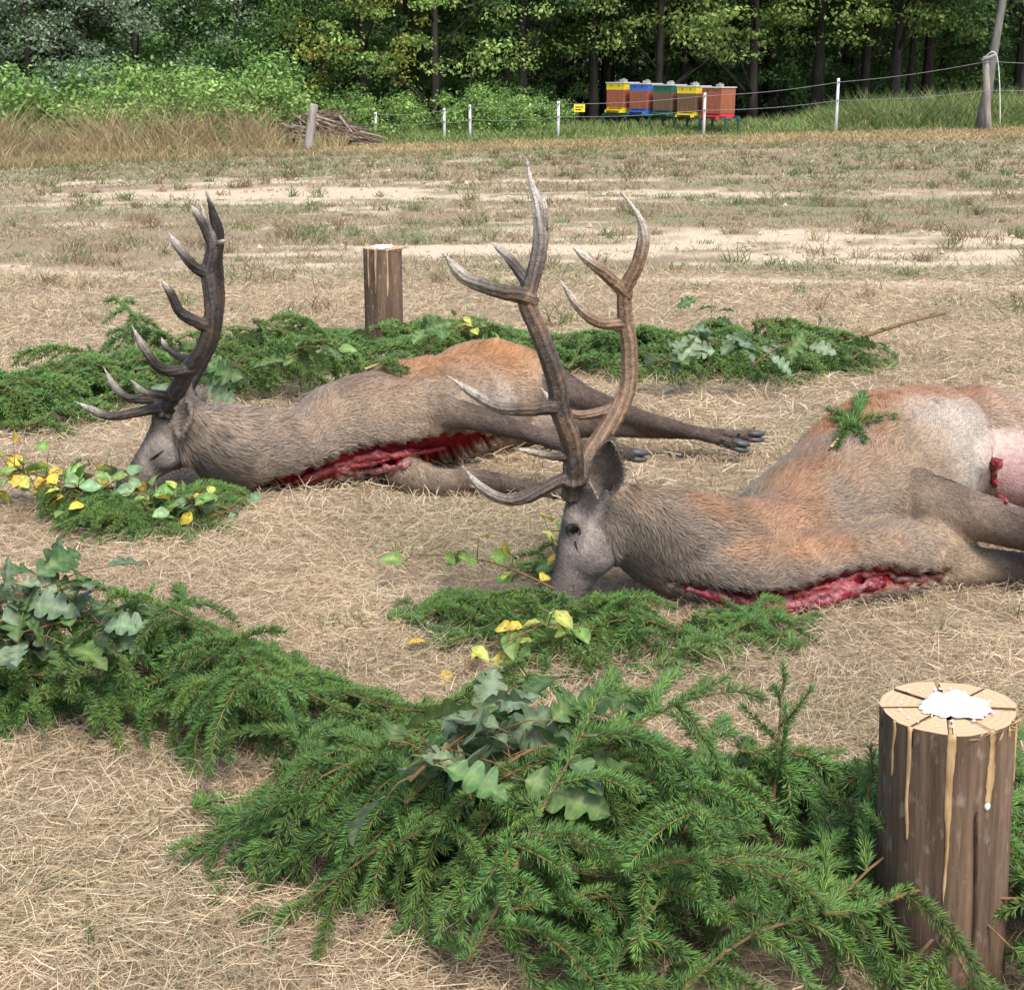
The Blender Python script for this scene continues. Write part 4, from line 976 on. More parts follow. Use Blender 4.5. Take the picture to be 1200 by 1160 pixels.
FARSH = {'st': [needle_shoot(170 + i, .09, 0.0, nl=(.016, .024), dens=800, wid=.003) for i in range(3)], 'm': [needle_shoot(130 + i, .10 + .012 * (i % 3), .7 + .25 * (i % 4), nl=(.018, .026), dens=800, wid=.003) for i in range(4)],
         'c': [needle_shoot(150 + i, .17 + .02 * (i % 3), .8 + .25 * (i % 4), nl=(.018, .026), dens=760, wid=.003, sub=5) for i in range(5)]}
def frame_from(d, up):
    x = d.normalized(); y = up.cross(x)
    if y.length < 1e-4: y = Vector((0, 1, 0)).cross(x)
    y.normalize(); z = x.cross(y)
    return Matrix((x, y, z)).transposed()
LOGS = [(.732, 2.31, .118), (pf_.x, pf_.y, .12)]
def hits_log(P): return any(math.hypot(P.x - x, P.y - y) < q for (x, y, q) in LOGS)
def spruce_branch(p0, yaw, L, lift, heap, r, label, group, sets=SH, rise=0.0, dens=1.0, butt=0.0, minz=.02, arch=.0):
    big = 1.2 if 'l' in sets else 1.35
    """stem from p0 that drapes over heap(x,y); twigs are children"""
    n = 12; pts = []; x, y = p0.x, p0.y; yw = yaw; cv = r.uniform(-.05, .05)
    h0 = max(heap(x, y), 0) + lift
    for i in range(n):
        t = i / (n - 1); yw += cv
        if i: x += math.cos(yw) * L / (n - 1); y += math.sin(yw) * L / (n - 1)
        z = max(heap(x, y), 0) + lift * (1 - .4 * t) + rise * t * L + arch * math.sin(math.pi * t) + .012 * math.sin(t * 7 + cv * 90)
        pts.append(Vector((x, y, max(z, minz + gz(x, y)))))
    base = pts[0].copy()
    root = empty('spruce_branch', base); tag(root, label, 'spruce branch', group)
    mb = MB(); mb.tube([p - base for p in pts], list(np.linspace(.0042, .0018, n)), 7); mb.build('stem', M_twig, root)
    up_ = Vector((0, 0, 1)); step = .044 / dens; m = int(L * (1 - butt) / step); up = Vector((0, 0, 1))
    cov = sets['st']; mc = int(L * (1 - butt) / .065)
    for j in range(mc):                               # needles of the stem itself
        t = butt + (1 - butt) * j / max(mc, 1); q = t * (n - 1); i = min(int(q), n - 2); f = q - i
        P = pts[i].lerp(pts[i + 1], f); T = (pts[i + 1] - pts[i]).normalized()
        if hits_log(P) or hits_log(P + T * .08): continue
        o = bpy.data.objects.new('needle_twig', r.choice(cov)); C.objects.link(o); o.parent = root
        o.matrix_local = Matrix.Translation(P - base) @ (frame_from(T, up_) @ Matrix.Rotation(r.uniform(-.5, .5), 3, 'X')).to_4x4()
    for j in range(m + 1):
        t = butt + (1 - butt) * j / max(m, 1); q = t * (n - 1); i = min(int(q), n - 2); f = q - i
        P = pts[i].lerp(pts[i + 1], f); T = (pts[i + 1] - pts[i]).normalized(); S = T.cross(up).normalized()
        if j == m: d = T
        else:
            sg = 1 if j % 2 else -1; d = T * r.uniform(.45, .8) + S * sg * r.uniform(.6, 1.0) + up * r.uniform(-.85, .35)
        rem = (1 - t) * L
        if 'l' in sets: kind = 'l' if (rem > .30 and r.random() < .55) else 'c' if rem > .12 else 'm' if rem > .05 else 's'
        else: kind = 'c' if rem > .10 else 'm'
        if kind in ('c', 'l') and r.random() < (.72 if 'f' in sets else .4): kind = 'f' if 'f' in sets else 'm'
        me = r.choice(sets[kind]); d.normalize()
        if P.z < .06 and d.z < -.15: d.z = -.1; d.normalize()
        if hits_log(P) or hits_log(P + d * .07) or hits_log(P + d * .14): continue
        o = bpy.data.objects.new('needle_twig', me); C.objects.link(o); o.parent = root
        M = frame_from(d, up) @ Matrix.Rotation(r.uniform(-.5, .5), 3, 'X')
        o.matrix_local = Matrix.Translation(P - base) @ M.to_4x4() @ Matrix.Scale(r.uniform(.95, 1.25) * big, 4)
    return root
def heap_fn(path, width, height):
    P = np.array([[p.x, p.y] for p in path]); cp = catmull([np.array([*p, 0]) for p in P], 60)[:, :2]
    wv = np.interp(np.linspace(0, 1, 60), np.linspace(0, 1, len(width)), width); hv = np.interp(np.linspace(0, 1, 60), np.linspace(0, 1, len(height)), height)
    def fn(x, y):
        d = np.hypot(cp[:, 0] - x, cp[:, 1] - y) / wv; i = d.argmin(); q = min(d[i], 1)
        return float(hv[i] * (1 - q * q) * (.45 + 1.1 * float(vnoise(x * 5.5, y * 5.5, 17))))
    def sample(r):
        i = r.randrange(60); j = min(i + 1, 59); k = max(i - 1, 0); t = cp[j] - cp[k]; t /= np.linalg.norm(t)
        o = r.uniform(-1, 1) * .75 * wv[i]
        return cp[i] + np.array([-t[1], t[0]]) * o, math.atan2(t[1], t[0]), o / wv[i]
    return fn, sample
def fill_heap(fn, sample, count, Lr, r, label, group, sets=SH, side=.6, lift=.05, dens=1.0, rises=False):
    for c in range(count):
        p, yw, o = sample(r)
        yaw = yw + r.choice((0, math.pi)) * (1 if r.random() < .4 else 0) + r.gauss(0, side)
        L = r.uniform(*Lr); p0 = Vector((p[0] - math.cos(yaw) * L * .45, p[1] - math.sin(yaw) * L * .45, 0))
        spruce_branch(p0, yaw, L, r.uniform(.0, lift), fn, r, label, group, sets, dens=dens, rise=r.uniform(.15, .5) if (rises and r.random() < .26) else 0)
rs = random.Random(11)
# front row, from the oak leaves to the near log
fr = [G(-60, 800), G(90, 815), G(230, 850), G(360, 910), G(500, 960)]
fn1, sm1 = heap_fn(fr, [.22, .22, .22, .24, .30], [.10, .11, .10, .11, .12])
lab1 = 'fresh spruce branch in the front heap between the oak leaf clusters'
fill_heap(fn1, sm1, 26, (.35, .60), rs, lab1, 'spruce branches of the front heap by the oak leaves', side=.7, lift=.10, rises=True)
fr2 = [G(430, 985), G(560, 1030), G(740, 1070), G(950, 1080), G(1120, 1080), G(1290, 1080)]
fn2, sm2 = heap_fn(fr2, [.26, .36, .42, .44, .42, .42], [.12, .14, .14, .14, .12, .12])
lab2 = 'fresh spruce branch in the thick front heap round the near waxed log'
fill_heap(fn2, sm2, 50, (.35, .62), rs, lab2, 'spruce branches heaped round the near log', side=.9, lift=.12, rises=True)
def heap12(x, y): return max(fn1(x, y), fn2(x, y))
# branches one can pick out in the front heap
for (bx, by, tx, ty, L, rise, lift, lb) in (
        (270, 880, 440, 760, .42, .10, .10, 'spruce branch rising from the front heap past the small upright tip'),
        (200, 800, 300, 700, .34, .30, .06, 'spruce branch poking up behind the front heap toward the bare straw'),
        (640, 1060, 430, 1090, .5, -.05, .09, 'spruce branch trailing its tips over the straw before the front heap'),
        (330, 960, 290, 1090, .30, -.2, .08, 'short spruce branch hanging down the front of the heap onto straw'),
        (760, 1010, 560, 1090, .5, -.05, .14, 'spruce branch with brown twigs lying across the front heap')):
    a = G(bx, by); b = G(tx, ty); d = b - a
    spruce_branch(a, math.atan2(d.y, d.x), L, lift, heap12, rs, lb, None, rise=rise)
for (bx, by, h, lean, lb) in ((1075, 1150, .26, (-.03, .02), 'upright spruce shoot leaning against the near waxed log'), (148, 800, .14, (.01, 0), 'single upright spruce tip standing out of the front heap'), (900, 1040, .26, (.02, .06), 'spruce shoot standing tallest in the heap beside the near log'), (985, 1100, .22, (.03, -.02), 'upright spruce shoot in the heap just before the near log')):
    b0 = G(bx, by); z0 = heap12(b0.x, b0.y) * .6
    root = empty('spruce_shoot', (b0.x, b0.y, z0)); tag(root, lb, 'spruce shoot')
    pts = [Vector((lean[0] * t, lean[1] * t, h * t)) for t in np.linspace(0, 1, 6)]
    mb = MB(); mb.tube(pts, list(np.linspace(.005, .002, 6)), 6); mb.build('stem', M_twig, root)
    for k, t in enumerate(np.linspace(.15, 1, 8)):
        me = rs.choice(SH['m'] if t < .8 else SH['s']); P = pts[0].lerp(pts[-1], t); an = k * 2.4
        d = Vector((math.cos(an) * .8, math.sin(an) * .8, 1.0)) if t < .99 else Vector((.05, 0, 1))
        o = bpy.data.objects.new('needle_twig', me); C.objects.link(o); o.parent = root
        o.matrix_local = Matrix.Translation(P) @ frame_from(d.normalized(), Vector((0.1, -1, 0.2))).to_4x4()
# bare stem sticking out of the front heap
b0 = G(775, 950); sb = empty('bare_spruce_branch', (b0.x, b0.y, .10)); tag(sb, 'thin bare spruce stem standing out of the front heap', 'spruce branch')
mb = MB(); t1 = W(728, 815, b0.y + .10) - Vector((b0.x, b0.y, .10)); mb.tube([(0, 0, 0), tuple(t1 * .5 + Vector((.008, 0, 0))), tuple(t1)], [.006, .0055, .0045], 7); mb.build('stem', M_twig, sb)
for k in range(7):
    o = bpy.data.objects.new('needle_twig', SH['s'][k % 5]); C.objects.link(o); o.parent = sb
    d = (t1.normalized() * .9 + Vector((math.cos(k * 2.2), math.sin(k * 2.2), 0)) * .35).normalized()
    o.matrix_local = Matrix.Translation(t1 * (.08 + .11 * k)) @ frame_from(d, Vector((0, -1, 0))).to_4x4() @ Matrix.Scale(.62, 4)
# bed under the near stag's head
fb = [G(520, 730), G(640, 735), G(760, 755), G(880, 755)]
fn3, sm3 = heap_fn(fb, [.12, .16, .18, .13], [.03, .04, .06, .045])
fill_heap(fn3, sm3, 18, (.28, .44), rs, 'spruce branch in the bed under the grey muzzle of the open-antlered stag', 'spruce branches under the near stag head', side=.8, lift=.03)
for (bx, by, tx, ty, L) in ((690, 660, 590, 690, .24), (640, 650, 560, 740, .26), (700, 760, 560, 800, .34)):
    a = G(bx, by); b = G(tx, ty); d = b - a
    spruce_branch(a, math.atan2(d.y, d.x), L, .03, fn3, rs, 'spruce branch in the bed under the grey muzzle of the open-antlered stag', 'spruce branches under the near stag head')
# bed under the far stag's head
fb = [G(60, 600), G(150, 618), G(250, 600)]
fn4, sm4 = heap_fn(fb, [.16, .20, .16], [.05, .07, .06])
fill_heap(fn4, sm4, 11, (.30, .46), rs, 'spruce branch in the bed under the chin of the dark-antlered stag', 'spruce branches under the far stag head', side=.6, lift=.03)
# row behind the far stag
fb = [G(-60, 500), G(60, 485), G(170, 455), G(290, 440), G(400, 415), G(520, 400)]
fn5, sm5 = heap_fn(fb, [.34, .36, .38, .40, .38, .34], [.12, .13, .15, .20, .07, .05])
fill_heap(fn5, sm5, 36, (.5, .85), rs, 'spruce branch in the row behind the dark-antlered stag', 'spruce branches in the row behind the far stag', sets=FARSH, side=.7, lift=.07, dens=.75)
fb = [G(520, 405), G(640, 420), G(760, 430), G(880, 430), G(985, 428)]
fn6, sm6 = heap_fn(fb, [.32, .34, .36, .34, .26], [.06, .09, .12, .12, .07])
fill_heap(fn6, sm6, 30, (.5, .85), rs, 'spruce branch in the row behind the tall open antlers', 'spruce branches in the row behind the open antlers', sets=FARSH, side=.7, lift=.07, dens=.75)
a = G(880, 425); spruce_branch(a, math.atan2(.35, 1.4), .62, .14, fn6, rs, 'spruce branch at the row end, its long bare stem pointing up and away', None, sets=FARSH, rise=.05)
# that long bare butt end
b0 = G(960, 428); root = empty('bare_spruce_branch', (b0.x, b0.y, .12)); tag(root, 'long bare spruce stem jutting from the end of the back row', 'spruce branch')
e = W(1108, 367, b0.y + .35) - Vector((b0.x, b0.y, .12)); mb = MB(); mb.tube([(-.1, 0, -.01), tuple(e * .35 + Vector((0, 0, -.02))), tuple(e * .7), tuple(e)], [.013, .012, .010, .008], 8); mb.build('stem', M_twig, root)
for k in range(6):
    o = bpy.data.objects.new('needle_twig', FARSH['m'][k % 4]); C.objects.link(o); o.parent = root
    o.matrix_local = Matrix.Translation(e * (.2 + .13 * k)) @ frame_from((e.normalized() + Vector((0, math.sin(k * 2.5), math.cos(k * 2.5))) * .5).normalized(), Vector((0, 0, 1))).to_4x4() @ Matrix.Scale(.55, 4)
# arched branch behind the dark antlers and one standing straight
a = G(240, 470); root = spruce_branch(a, math.atan2(.5, 1.0), .9, .08, fn5, rs, 'arching spruce branch rising highest in the row behind the dark antlers', None, sets=FARSH, arch=.20)
a = G(205, 430); b0 = a; root = spruce_branch(a, R(160), .45, .15, fn5, rs, 'thin spruce branch slanting up behind the dark antlers', None, sets=FARSH, rise=.45)
# sprigs laid on the stags
def sprig(cast0, pts, label):
    def cast(x, y):
        for k in range(40):
            q, n_ = cast0(x + k * .3, y + k)
            if q is not None: return q, n_

    q, nn = cast(*pts[0][0]); root = empty('spruce_sprig', q + nn * .01); tag(root, label, 'spruce sprig')
    for (p, s, kind) in [(x[0], x[1], x[2]) for x in pts[1:]]:
        e, n2 = cast(*p)
        d = (e + n2 * .02 - q); kind = 'm'; o = bpy.data.objects.new('needle_twig', SH[kind][0]); C.objects.link(o); o.parent = root
        Ls = {'s': .055, 'm': .105, 'c': .15}[kind]
        o.matrix_local = Matrix.Translation(nn * .012) @ frame_from(d.normalized(), nn).to_4x4() @ Matrix.Scale(s * d.length / Ls, 4)
    e, n2 = cast(*pts[0][0]); c2, n3 = cast(*pts[0][1]); mb = MB()
    mb.tube([tuple(n2 * .012), tuple(c2 - q + n3 * .010)], [.004, .005], 6); mb.build('stem', M_run, root)
sprig(stag_near['cast'], [((996, 505), (974, 531)), ((1021, 466), 1.0, 'm'), ((1048, 496), 1.0, 'm'), ((978, 486), 1.0, 's'), ((976, 500), 1.0, 's'), ((978, 527), 1.0, 's'), ((1010, 522), 1.0, 's')], 'small fresh spruce sprig laid on the rusty flank of the open-antlered stag')
sprig(stag_far['cast'], [((452, 430), (428, 432)), ((482, 420), 1.0, 'm'), ((478, 440), 1.0, 'm'), ((432, 428), 1.0, 's'), ((466, 444), 1.0, 's')], 'small fresh spruce sprig laid on the back of the dark-antlered stag')

# ================================================================== BROADLEAF TWIGS
def leaf_mesh(name, L, Wd, lobes, curl, fold, cols, seed, n=40):
    r = random.Random(seed); V, Fs, Cl = [], [], []
    for i in range(n + 1):
        t = i / n; env = math.sin(math.pi * t ** .8) ** .8 if lobes else math.sin(math.pi * t ** .85) ** .9
        lob = 1.0
        if lobes:
            ph = (lobes * t) % 1.0; ph = min(ph, 1 - ph); lob = 1 - .58 * math.exp(-(ph / .17) ** 2) if .12 < t < .92 else 1
        wv = Wd * .5 * (env * lob * (1.15 if lobes and t > .45 else 1.0) + (.012 if t > .02 else .03))
        if not lobes: wv *= 1 + .05 * math.sin(t * 60)
        z = -curl * L * t * t + .012 * L * math.sin(t * 9 + seed)
        for q in (-1, -.5, 0, .5, 1):
            V.append((L * t + (.06 * L * abs(q) * env * (1 if lobes else .4) if abs(q) > .4 else 0), q * wv, z + fold * abs(q) * wv + .06 * wv * math.sin(t * 17 + q * 3)))
            b = np.array(cols[0]) * (1 - abs(q) * .15) if q else np.array(cols[1])
            if lobes and q and abs(((lobes * t) % 1.0) - .5 - .12 * (abs(q) - .5)) < .06: b = (b + np.array(cols[1])) * .55
            Cl.append(tuple(b * r.uniform(.85, 1.12)))
    for i in range(n):
        for j in range(4): b = i * 5 + j; Fs.append((b, b + 1, b + 6, b + 5))
    k = len(V); V += [(-.18 * L, -.0012, .0), (-.18 * L, .0012, 0), (.02, .0012, 0), (.02, -.0012, 0)]; Fs.append((k, k + 1, k + 2, k + 3)); Cl += [(.22, .2, .08)] * 4
    me = np_mesh(name, V, [np.array(Fs)], np.array(Cl)); me.materials.append(M_broad); return me
oak_g = [leaf_mesh('oak_leaf', .115 + .01 * i, .075 + .006 * i, 4, .15 + .1 * i, .25, ((.085, .165, .045), (.17, .24, .08)), i) for i in range(4)]
oak_b = [leaf_mesh('oak_leaf', .105 + .01 * i, .072 + .006 * i, 4, .2 + .1 * i, .2, ((.16, .225, .125), (.22, .29, .16)), 10 + i) for i in range(4)]
ov_g = [leaf_mesh('ovate_leaf', .055 + .008 * i, .034 + .004 * i, 0, .15 + .1 * i, .3, ((.19, .33, .075), (.28, .4, .12)), 20 + i, 12) for i in range(3)]
ov_b = [leaf_mesh('ovate_leaf', .055 + .008 * i, .038 + .004 * i, 0, .2, .2, ((.20, .33, .15), (.3, .4, .2)), 30 + i, 12) for i in range(2)]
ov_y = [leaf_mesh('ovate_leaf', .055 + .006 * i, .036 + .003 * i, 0, .2, .3, ((.72, .50, .06), (.6, .5, .12)), 40 + i, 12) for i in range(2)]
ov_l = [leaf_mesh('ovate_leaf', .060, .036, 0, .25, .3, ((.46, .50, .09), (.5, .55, .15)), 50 + i, 12) for i in range(2)]
def leafy_twig(name, p0, p1, sag, n, pools, spread, label, seed, cat='twig', up=(0, -.35, 1), scale=1.0):
    r = random.Random(seed); p0, p1 = Vector(p0), Vector(p1); root = empty(name, p0); tag(root, label, cat)
    pts = [p0.lerp(p1, t) + Vector((0, 0, sag * math.sin(math.pi * t))) - p0 for t in np.linspace(0, 1, 9)]
    mb = MB(); mb.tube(pts, list(np.linspace(.004, .0015, 9)), 6); mb.build('stem', M_twig, root)
    T = (p1 - p0).normalized()
    for i in range(n):
        t = .08 + .92 * (i + r.random() * .6) / n; q = min(t, .999) * 8; k = int(q); P = pts[k].lerp(pts[min(k + 1, 8)], q - k)
        off = Vector((r.gauss(0, 1), r.gauss(0, 1), r.gauss(0, .6))) * spread
        if off.length > .03:                           # a little side stem carries it
            mb = MB(); mb.tube([P, P + off * .6 + Vector((0, 0, .01)), P + off], [.0018, .0014, .001], 5); mb.build('side_stem', M_twig, root)
        S = T.cross(Vector((0, 0, 1))).normalized() * (1 if i % 2 else -1)
        d = (T * r.uniform(-.2, .9) + S * r.uniform(.1, 1.1) + Vector((r.gauss(0, .35), r.gauss(0, .35), r.uniform(-.5, .4)))).normalized()
        nu = Vector(up) + Vector((r.gauss(0, .7), r.gauss(0, .7), 0))
        o = bpy.data.objects.new('leaf', r.choice(r.choice(pools))); C.objects.link(o); o.parent = root
        pos = P + off; wz = p0.z + pos.z
        if wz < .02: pos.z += .02 - wz
        o.matrix_local = Matrix.Translation(pos) @ frame_from(d, nu.normalized()).to_4x4() @ Matrix.Scale(scale * r.uniform(.75, 1.2), 4)
    return root
def H(px, py, z): return G(px, py, z)
OAK = (oak_g, oak_b, oak_g); OAKB = (oak_b, oak_g, oak_b)
leafy_twig('oak_twig', H(-30, 735, .22), H(80, 700, .30), .05, 38, OAKB, .07, 'oak twig with big grey-green lobed leaves topping the front heap', 1, scale=.82)
leafy_twig('oak_twig', H(-20, 760, .20), H(150, 730, .24), .03, 28, OAK, .06, 'oak twig of dark lobed leaves reaching toward the upright spruce tip', 2, scale=.82)
leafy_twig('oak_twig', H(480, 915, .30), H(590, 860, .34), .03, 22, OAKB, .060, 'oak twig with pale blue-green lobed leaves amid the front heap', 3, scale=.85)
leafy_twig('oak_twig', H(580, 905, .30), H(690, 880, .30), .03, 18, OAK, .055, 'oak twig with mixed dark and pale leaves beside the bare stem', 4, scale=.85)
leafy_twig('oak_twig', H(600, 880, .26), H(570, 825, .31), .02, 7, OAK, .045, 'small oak twig standing up behind the front heap', 5, scale=.85)
leafy_twig('oak_twig', H(190, 470, .18), H(280, 430, .30), .04, 16, OAK, .07, 'leafy oak twig in the back row beside the dark antlers', 6, scale=1.1)
leafy_twig('oak_twig', H(330, 425, .24), H(410, 410, .28), .04, 14, (oak_g, ov_g), .07, 'bright leafy twig in the back row beside the waxed log', 7, scale=1.1)
leafy_twig('oak_twig', H(490, 410, .14), H(560, 385, .24), .05, 20, (ov_l, oak_g, ov_g), .07, 'yellow-green leafy twig behind the rusty back of the far stag', 8, scale=1.25)
leafy_twig('oak_twig', H(770, 430, .16), H(860, 400, .26), .05, 20, OAKB, .07, 'pale blue-green oak twig in the row behind the open antlers', 9, scale=1.1)
leafy_twig('oak_twig', H(830, 430, .12), H(835, 345, .30), .02, 7, OAKB, .05, 'thin oak twig standing tallest above the back row', 10)
leafy_twig('oak_twig', H(880, 430, .16), H(950, 400, .22), .04, 12, OAK, .06, 'oak twig lying on the back row near its bare stem end', 11)
leafy_twig('oak_twig', H(1000, 420, .10), H(1030, 405, .12), .02, 6, (oak_g, ov_g), .05, 'few green leaves hanging at the end of the back row', 12)
leafy_twig('yellowing_twig', H(262, 602, .06), H(40, 574, .08), .04, 90, (ov_g, ov_b, ov_y, ov_g, ov_l), .060, 'twig of round green and yellow leaves before the closed-eyed stag muzzle', 13, scale=1.1)
leafy_twig('yellowing_twig', H(130, 600, .06), H(0, 552, .12), .04, 56, (ov_y, ov_g, ov_l), .07, 'twig with many bright yellow leaves beside the dark-antlered stag nose', 14, scale=1.1)
leafy_twig('yellowing_twig', H(280, 602, .05), H(180, 590, .08), .03, 18, (ov_g, ov_b), .045, 'green leafy twig under the jaw of the dark-antlered stag', 15, scale=1.05)
leafy_twig('yellowing_twig', H(650, 690, .08), H(500, 650, .10), .03, 13, (ov_g, ov_y, ov_l), .045, 'sparse twig of green and yellow leaves before the open-eyed stag face', 16, scale=1.1)
leafy_twig('yellowing_twig', H(660, 680, .10), H(640, 615, .10), .02, 8, (ov_l, ov_g, ov_y), .04, 'few yellow-green leaves touching the brow of the open-eyed stag', 17, scale=1.25)
leafy_twig('yellowing_twig', H(690, 735, .06), H(590, 755, .08), .03, 14, (ov_y, ov_l, ov_g), .035, 'yellow leafy twig under the nose of the open-eyed stag', 18, scale=1.15)
leafy_twig('yellowing_twig', H(600, 745, .05), H(540, 790, .03), .02, 5, (ov_y, ov_l), .03, 'low twig with yellow leaves at the edge of the muzzle bed', 19)
# one fallen leaf on the straw
o = link('fallen_leaf', ov_y[0], None, None); p = G(478, 755, .03); o.matrix_world = Matrix.Translation(p) @ Matrix.Rotation(R(20), 4, 'Z') @ Matrix.Rotation(R(-12), 4, 'Y')
tag(o, 'single yellow leaf lying alone on the straw', 'leaf')

# ================================================================== FENCE, HIVES, FIELD EDGE
M_white = mat_plain('white_plastic', (.72, .72, .70), rough=.5, var=.08, scale=20)
M_wire = mat_plain('fence_wire', (.24, .24, .23), rough=.5, var=.1)
M_grey = mat_plain('grey_wood', (.30, .265, .225), rough=.9, var=.4, scale=14, stretch=(1, 1, .15), bump=.6, bscale=30)
M_ins = mat_plain('insulator', (.10, .10, .10), rough=.5)
fence = [(441, 132, 32.6, 'by the brush pile'), (521, 127, 32.2, 'beside the thick oak trunk'), (551, 123, 31.9, 'between the thick trunk and slender trunks'), (654, 119, 31.6, 'left of the yellow warning plate'), (824, 109, 31.2, 'before the beehives'), (978, 92, 30.9, 'standing alone between hives and wooden post')]
tops = []
fence[3] = (654, 119, 31.6, 'next to the yellow warning plate')
for (px, py, Y, lb) in fence:
    b = gp(px, Y); t = W(px, py, Y); h = t.z - b.z; root = empty('fence_post', b); tag(root, 'thin white plastic fence post ' + lb, 'fence post', 'white electric fence posts')
    mb = MB(); mb.tube([(0, 0, -.1), (0, 0, h * .5), (0, 0, h)], [.030, .029, .026], 10); mb.build('post', M_white, root)
    zs_ = [h * .93, h * .60]
    for z in zs_:
        mb = MB(); mb.box((0, -.038, z), (.012, .010, .018)); mb.build('insulator', M_ins, root, smooth_=False)
    tops.append([b + Vector((0, -.062, z)) for z in zs_])
# grey wooden post by the brush pile and the wooden post with a hook
def wood_post(px, pyt, Y, pxt, r, label, hook=False):
    b = gp(px, Y); t = W(pxt, pyt, Y); root = empty('wooden_post', b); tag(root, label, 'wooden post'); d = t - b
    mb = MB(); mb.tube([tuple(d * q) for q in (-.08, .2, .5, .8, .97, 1.0)], [r * 1.05, r, r * .98, r * .96, r * .92, r * .7], 12, jit=.08, seed=px); mb.build('post', M_grey, root)
    if hook:
        mb = MB(); mb.tube(catmull([d + Vector((0, -.02, .0)), d + Vector((.10, -.1, .08)), d + Vector((.20, -.1, -.05)), d * .6 + Vector((.22, -.1, 0)), d * .1 + Vector((.2, -.12, 0))], 20), .010, 8); mb.build('hook', M_white, root)
        mb = MB(); mb.tube([d * .9 + Vector((-.12, -.1, .06)), d * .96 + Vector((.16, -.1, .08))], .03, 8); mb.build('clamp', M_wire, root)
    return b, d
wood_post(360, 122, 28.6, 368, .085, 'leaning weathered wooden post in front of the brush pile')
bq, dq = wood_post(1156, 66, 30.2, 1155, .068, 'stout grey wooden post with a white hook beside a leaning trunk', True)
tops.append([bq + dq * .93 + Vector((0, -.13, 0)), bq + dq * .55 + Vector((0, -.13, 0))])
leftend = gp(280, 33.5); tops.insert(0, [leftend + Vector((0, 0, .75)), leftend + Vector((0, 0, .5))])
rightend = gp(1330, 30.0); tops.append([rightend + Vector((0, 0, 1.2)), rightend + Vector((0, 0, .8))])
for k in (0, 1):
    pts = []
    for i in range(len(tops) - 1):
        p, q = tops[i][k], tops[i + 1][k]
        for t in np.linspace(0, 1, 8, endpoint=False): pts.append(p.lerp(q, t) - Vector((0, 0, .045 * math.sin(math.pi * t))))
    pts.append(tops[-1][k]); mb = MB(); mb.tube(pts, .005, 5)
    tag(mb.build('fence_wire', M_wire, None), ('top' if k == 0 else 'lower') + ' strand of the wire fence strung between the white posts', 'wire')
# warning plate hanging on the wire
M_yel = mat_plain('yellow_plate', (.80, .62, .03), rough=.5, var=.06); M_blk = mat_plain('black_print', (.02, .02, .02), rough=.6)
pc = W(679, 127, 31.45); root = empty('warning_plate', pc); tag(root, 'small yellow warning plate hanging on the fence wire', 'sign')
mb = MB(); mb.box((0, 0, 0), (.11, .006, .075)); mb.build('plate', M_yel, root, smooth_=False)
for k, (x_, z_, w_) in enumerate(((-.055, .02, .025), (0, .02, .022), (.055, .02, .02), (-.02, -.03, .06))): mb = MB(); mb.box((x_, -.008, z_), (w_, .0015, .011)); mb.build('print_mark', M_blk, root, smooth_=False)
mb = MB(); mb.tube([(-.07, 0, .07), (-.07, 0, .12)], .006, 5); mb.tube([(.07, 0, .07), (.07, 0, .12)], .006, 5); mb.build('hanger', M_wire, root)
# beehives on their green stand
def plank_mat(name, col): return mat_plain(name, col, rough=.65, var=.22, scale=5, stretch=(6, 6, .4), bump=.2, bscale=20)
M_brown1 = plank_mat('hive_rust_boards', (.33, .105, .055)); M_brown2 = plank_mat('hive_brown_boards', (.17, .095, .060))
hcol = {'yellow': (.80, .60, .03), 'blue': (.06, .16, .52), 'green': (.025, .13, .085), 'red': (.62, .04, .07)}
HM = {k: mat_plain('hive_' + k, v, rough=.55, var=.12, scale=12) for k, v in hcol.items()}
M_tin = mat_plain('tin_roof', (.62, .62, .62), rough=.4, var=.1, scale=10, metal=.2); M_stone = mat_plain('grey_brick', (.28, .26, .24), rough=.9, var=.3, scale=20)
M_steel = mat_plain('green_steel', (.02, .11, .075), rough=.5, var=.2, scale=10)
hdir = Vector((.72, -.69, 0)).normalized(); fdir = Vector((-.69, -.72, 0)); yawh = math.atan2(hdir.y, hdir.x)
h0 = W(729, 132, 33.4); hx = .42
specs = [('yellow', M_brown1, .75), ('blue', M_brown1, 1), ('green', M_brown2, 1), ('yellow', M_brown2, 1), ('red', M_brown1, 1)]
hlabels = ['yellow-trimmed beehive with rust-red boards at the far end of the stand', 'beehive with blue lid and base on the green stand', 'beehive with dark green lid and base between blue and yellow hives', 'yellow-trimmed beehive with dark brown boards next to the red-based one', 'beehive with red base and brown lid at the near end of the stand']
slab = ['grey brick weighing down the lid of the ' + q + ' hive' for q in ('rust-red and yellow', 'blue', 'green', 'brown and yellow', 'red-based')]
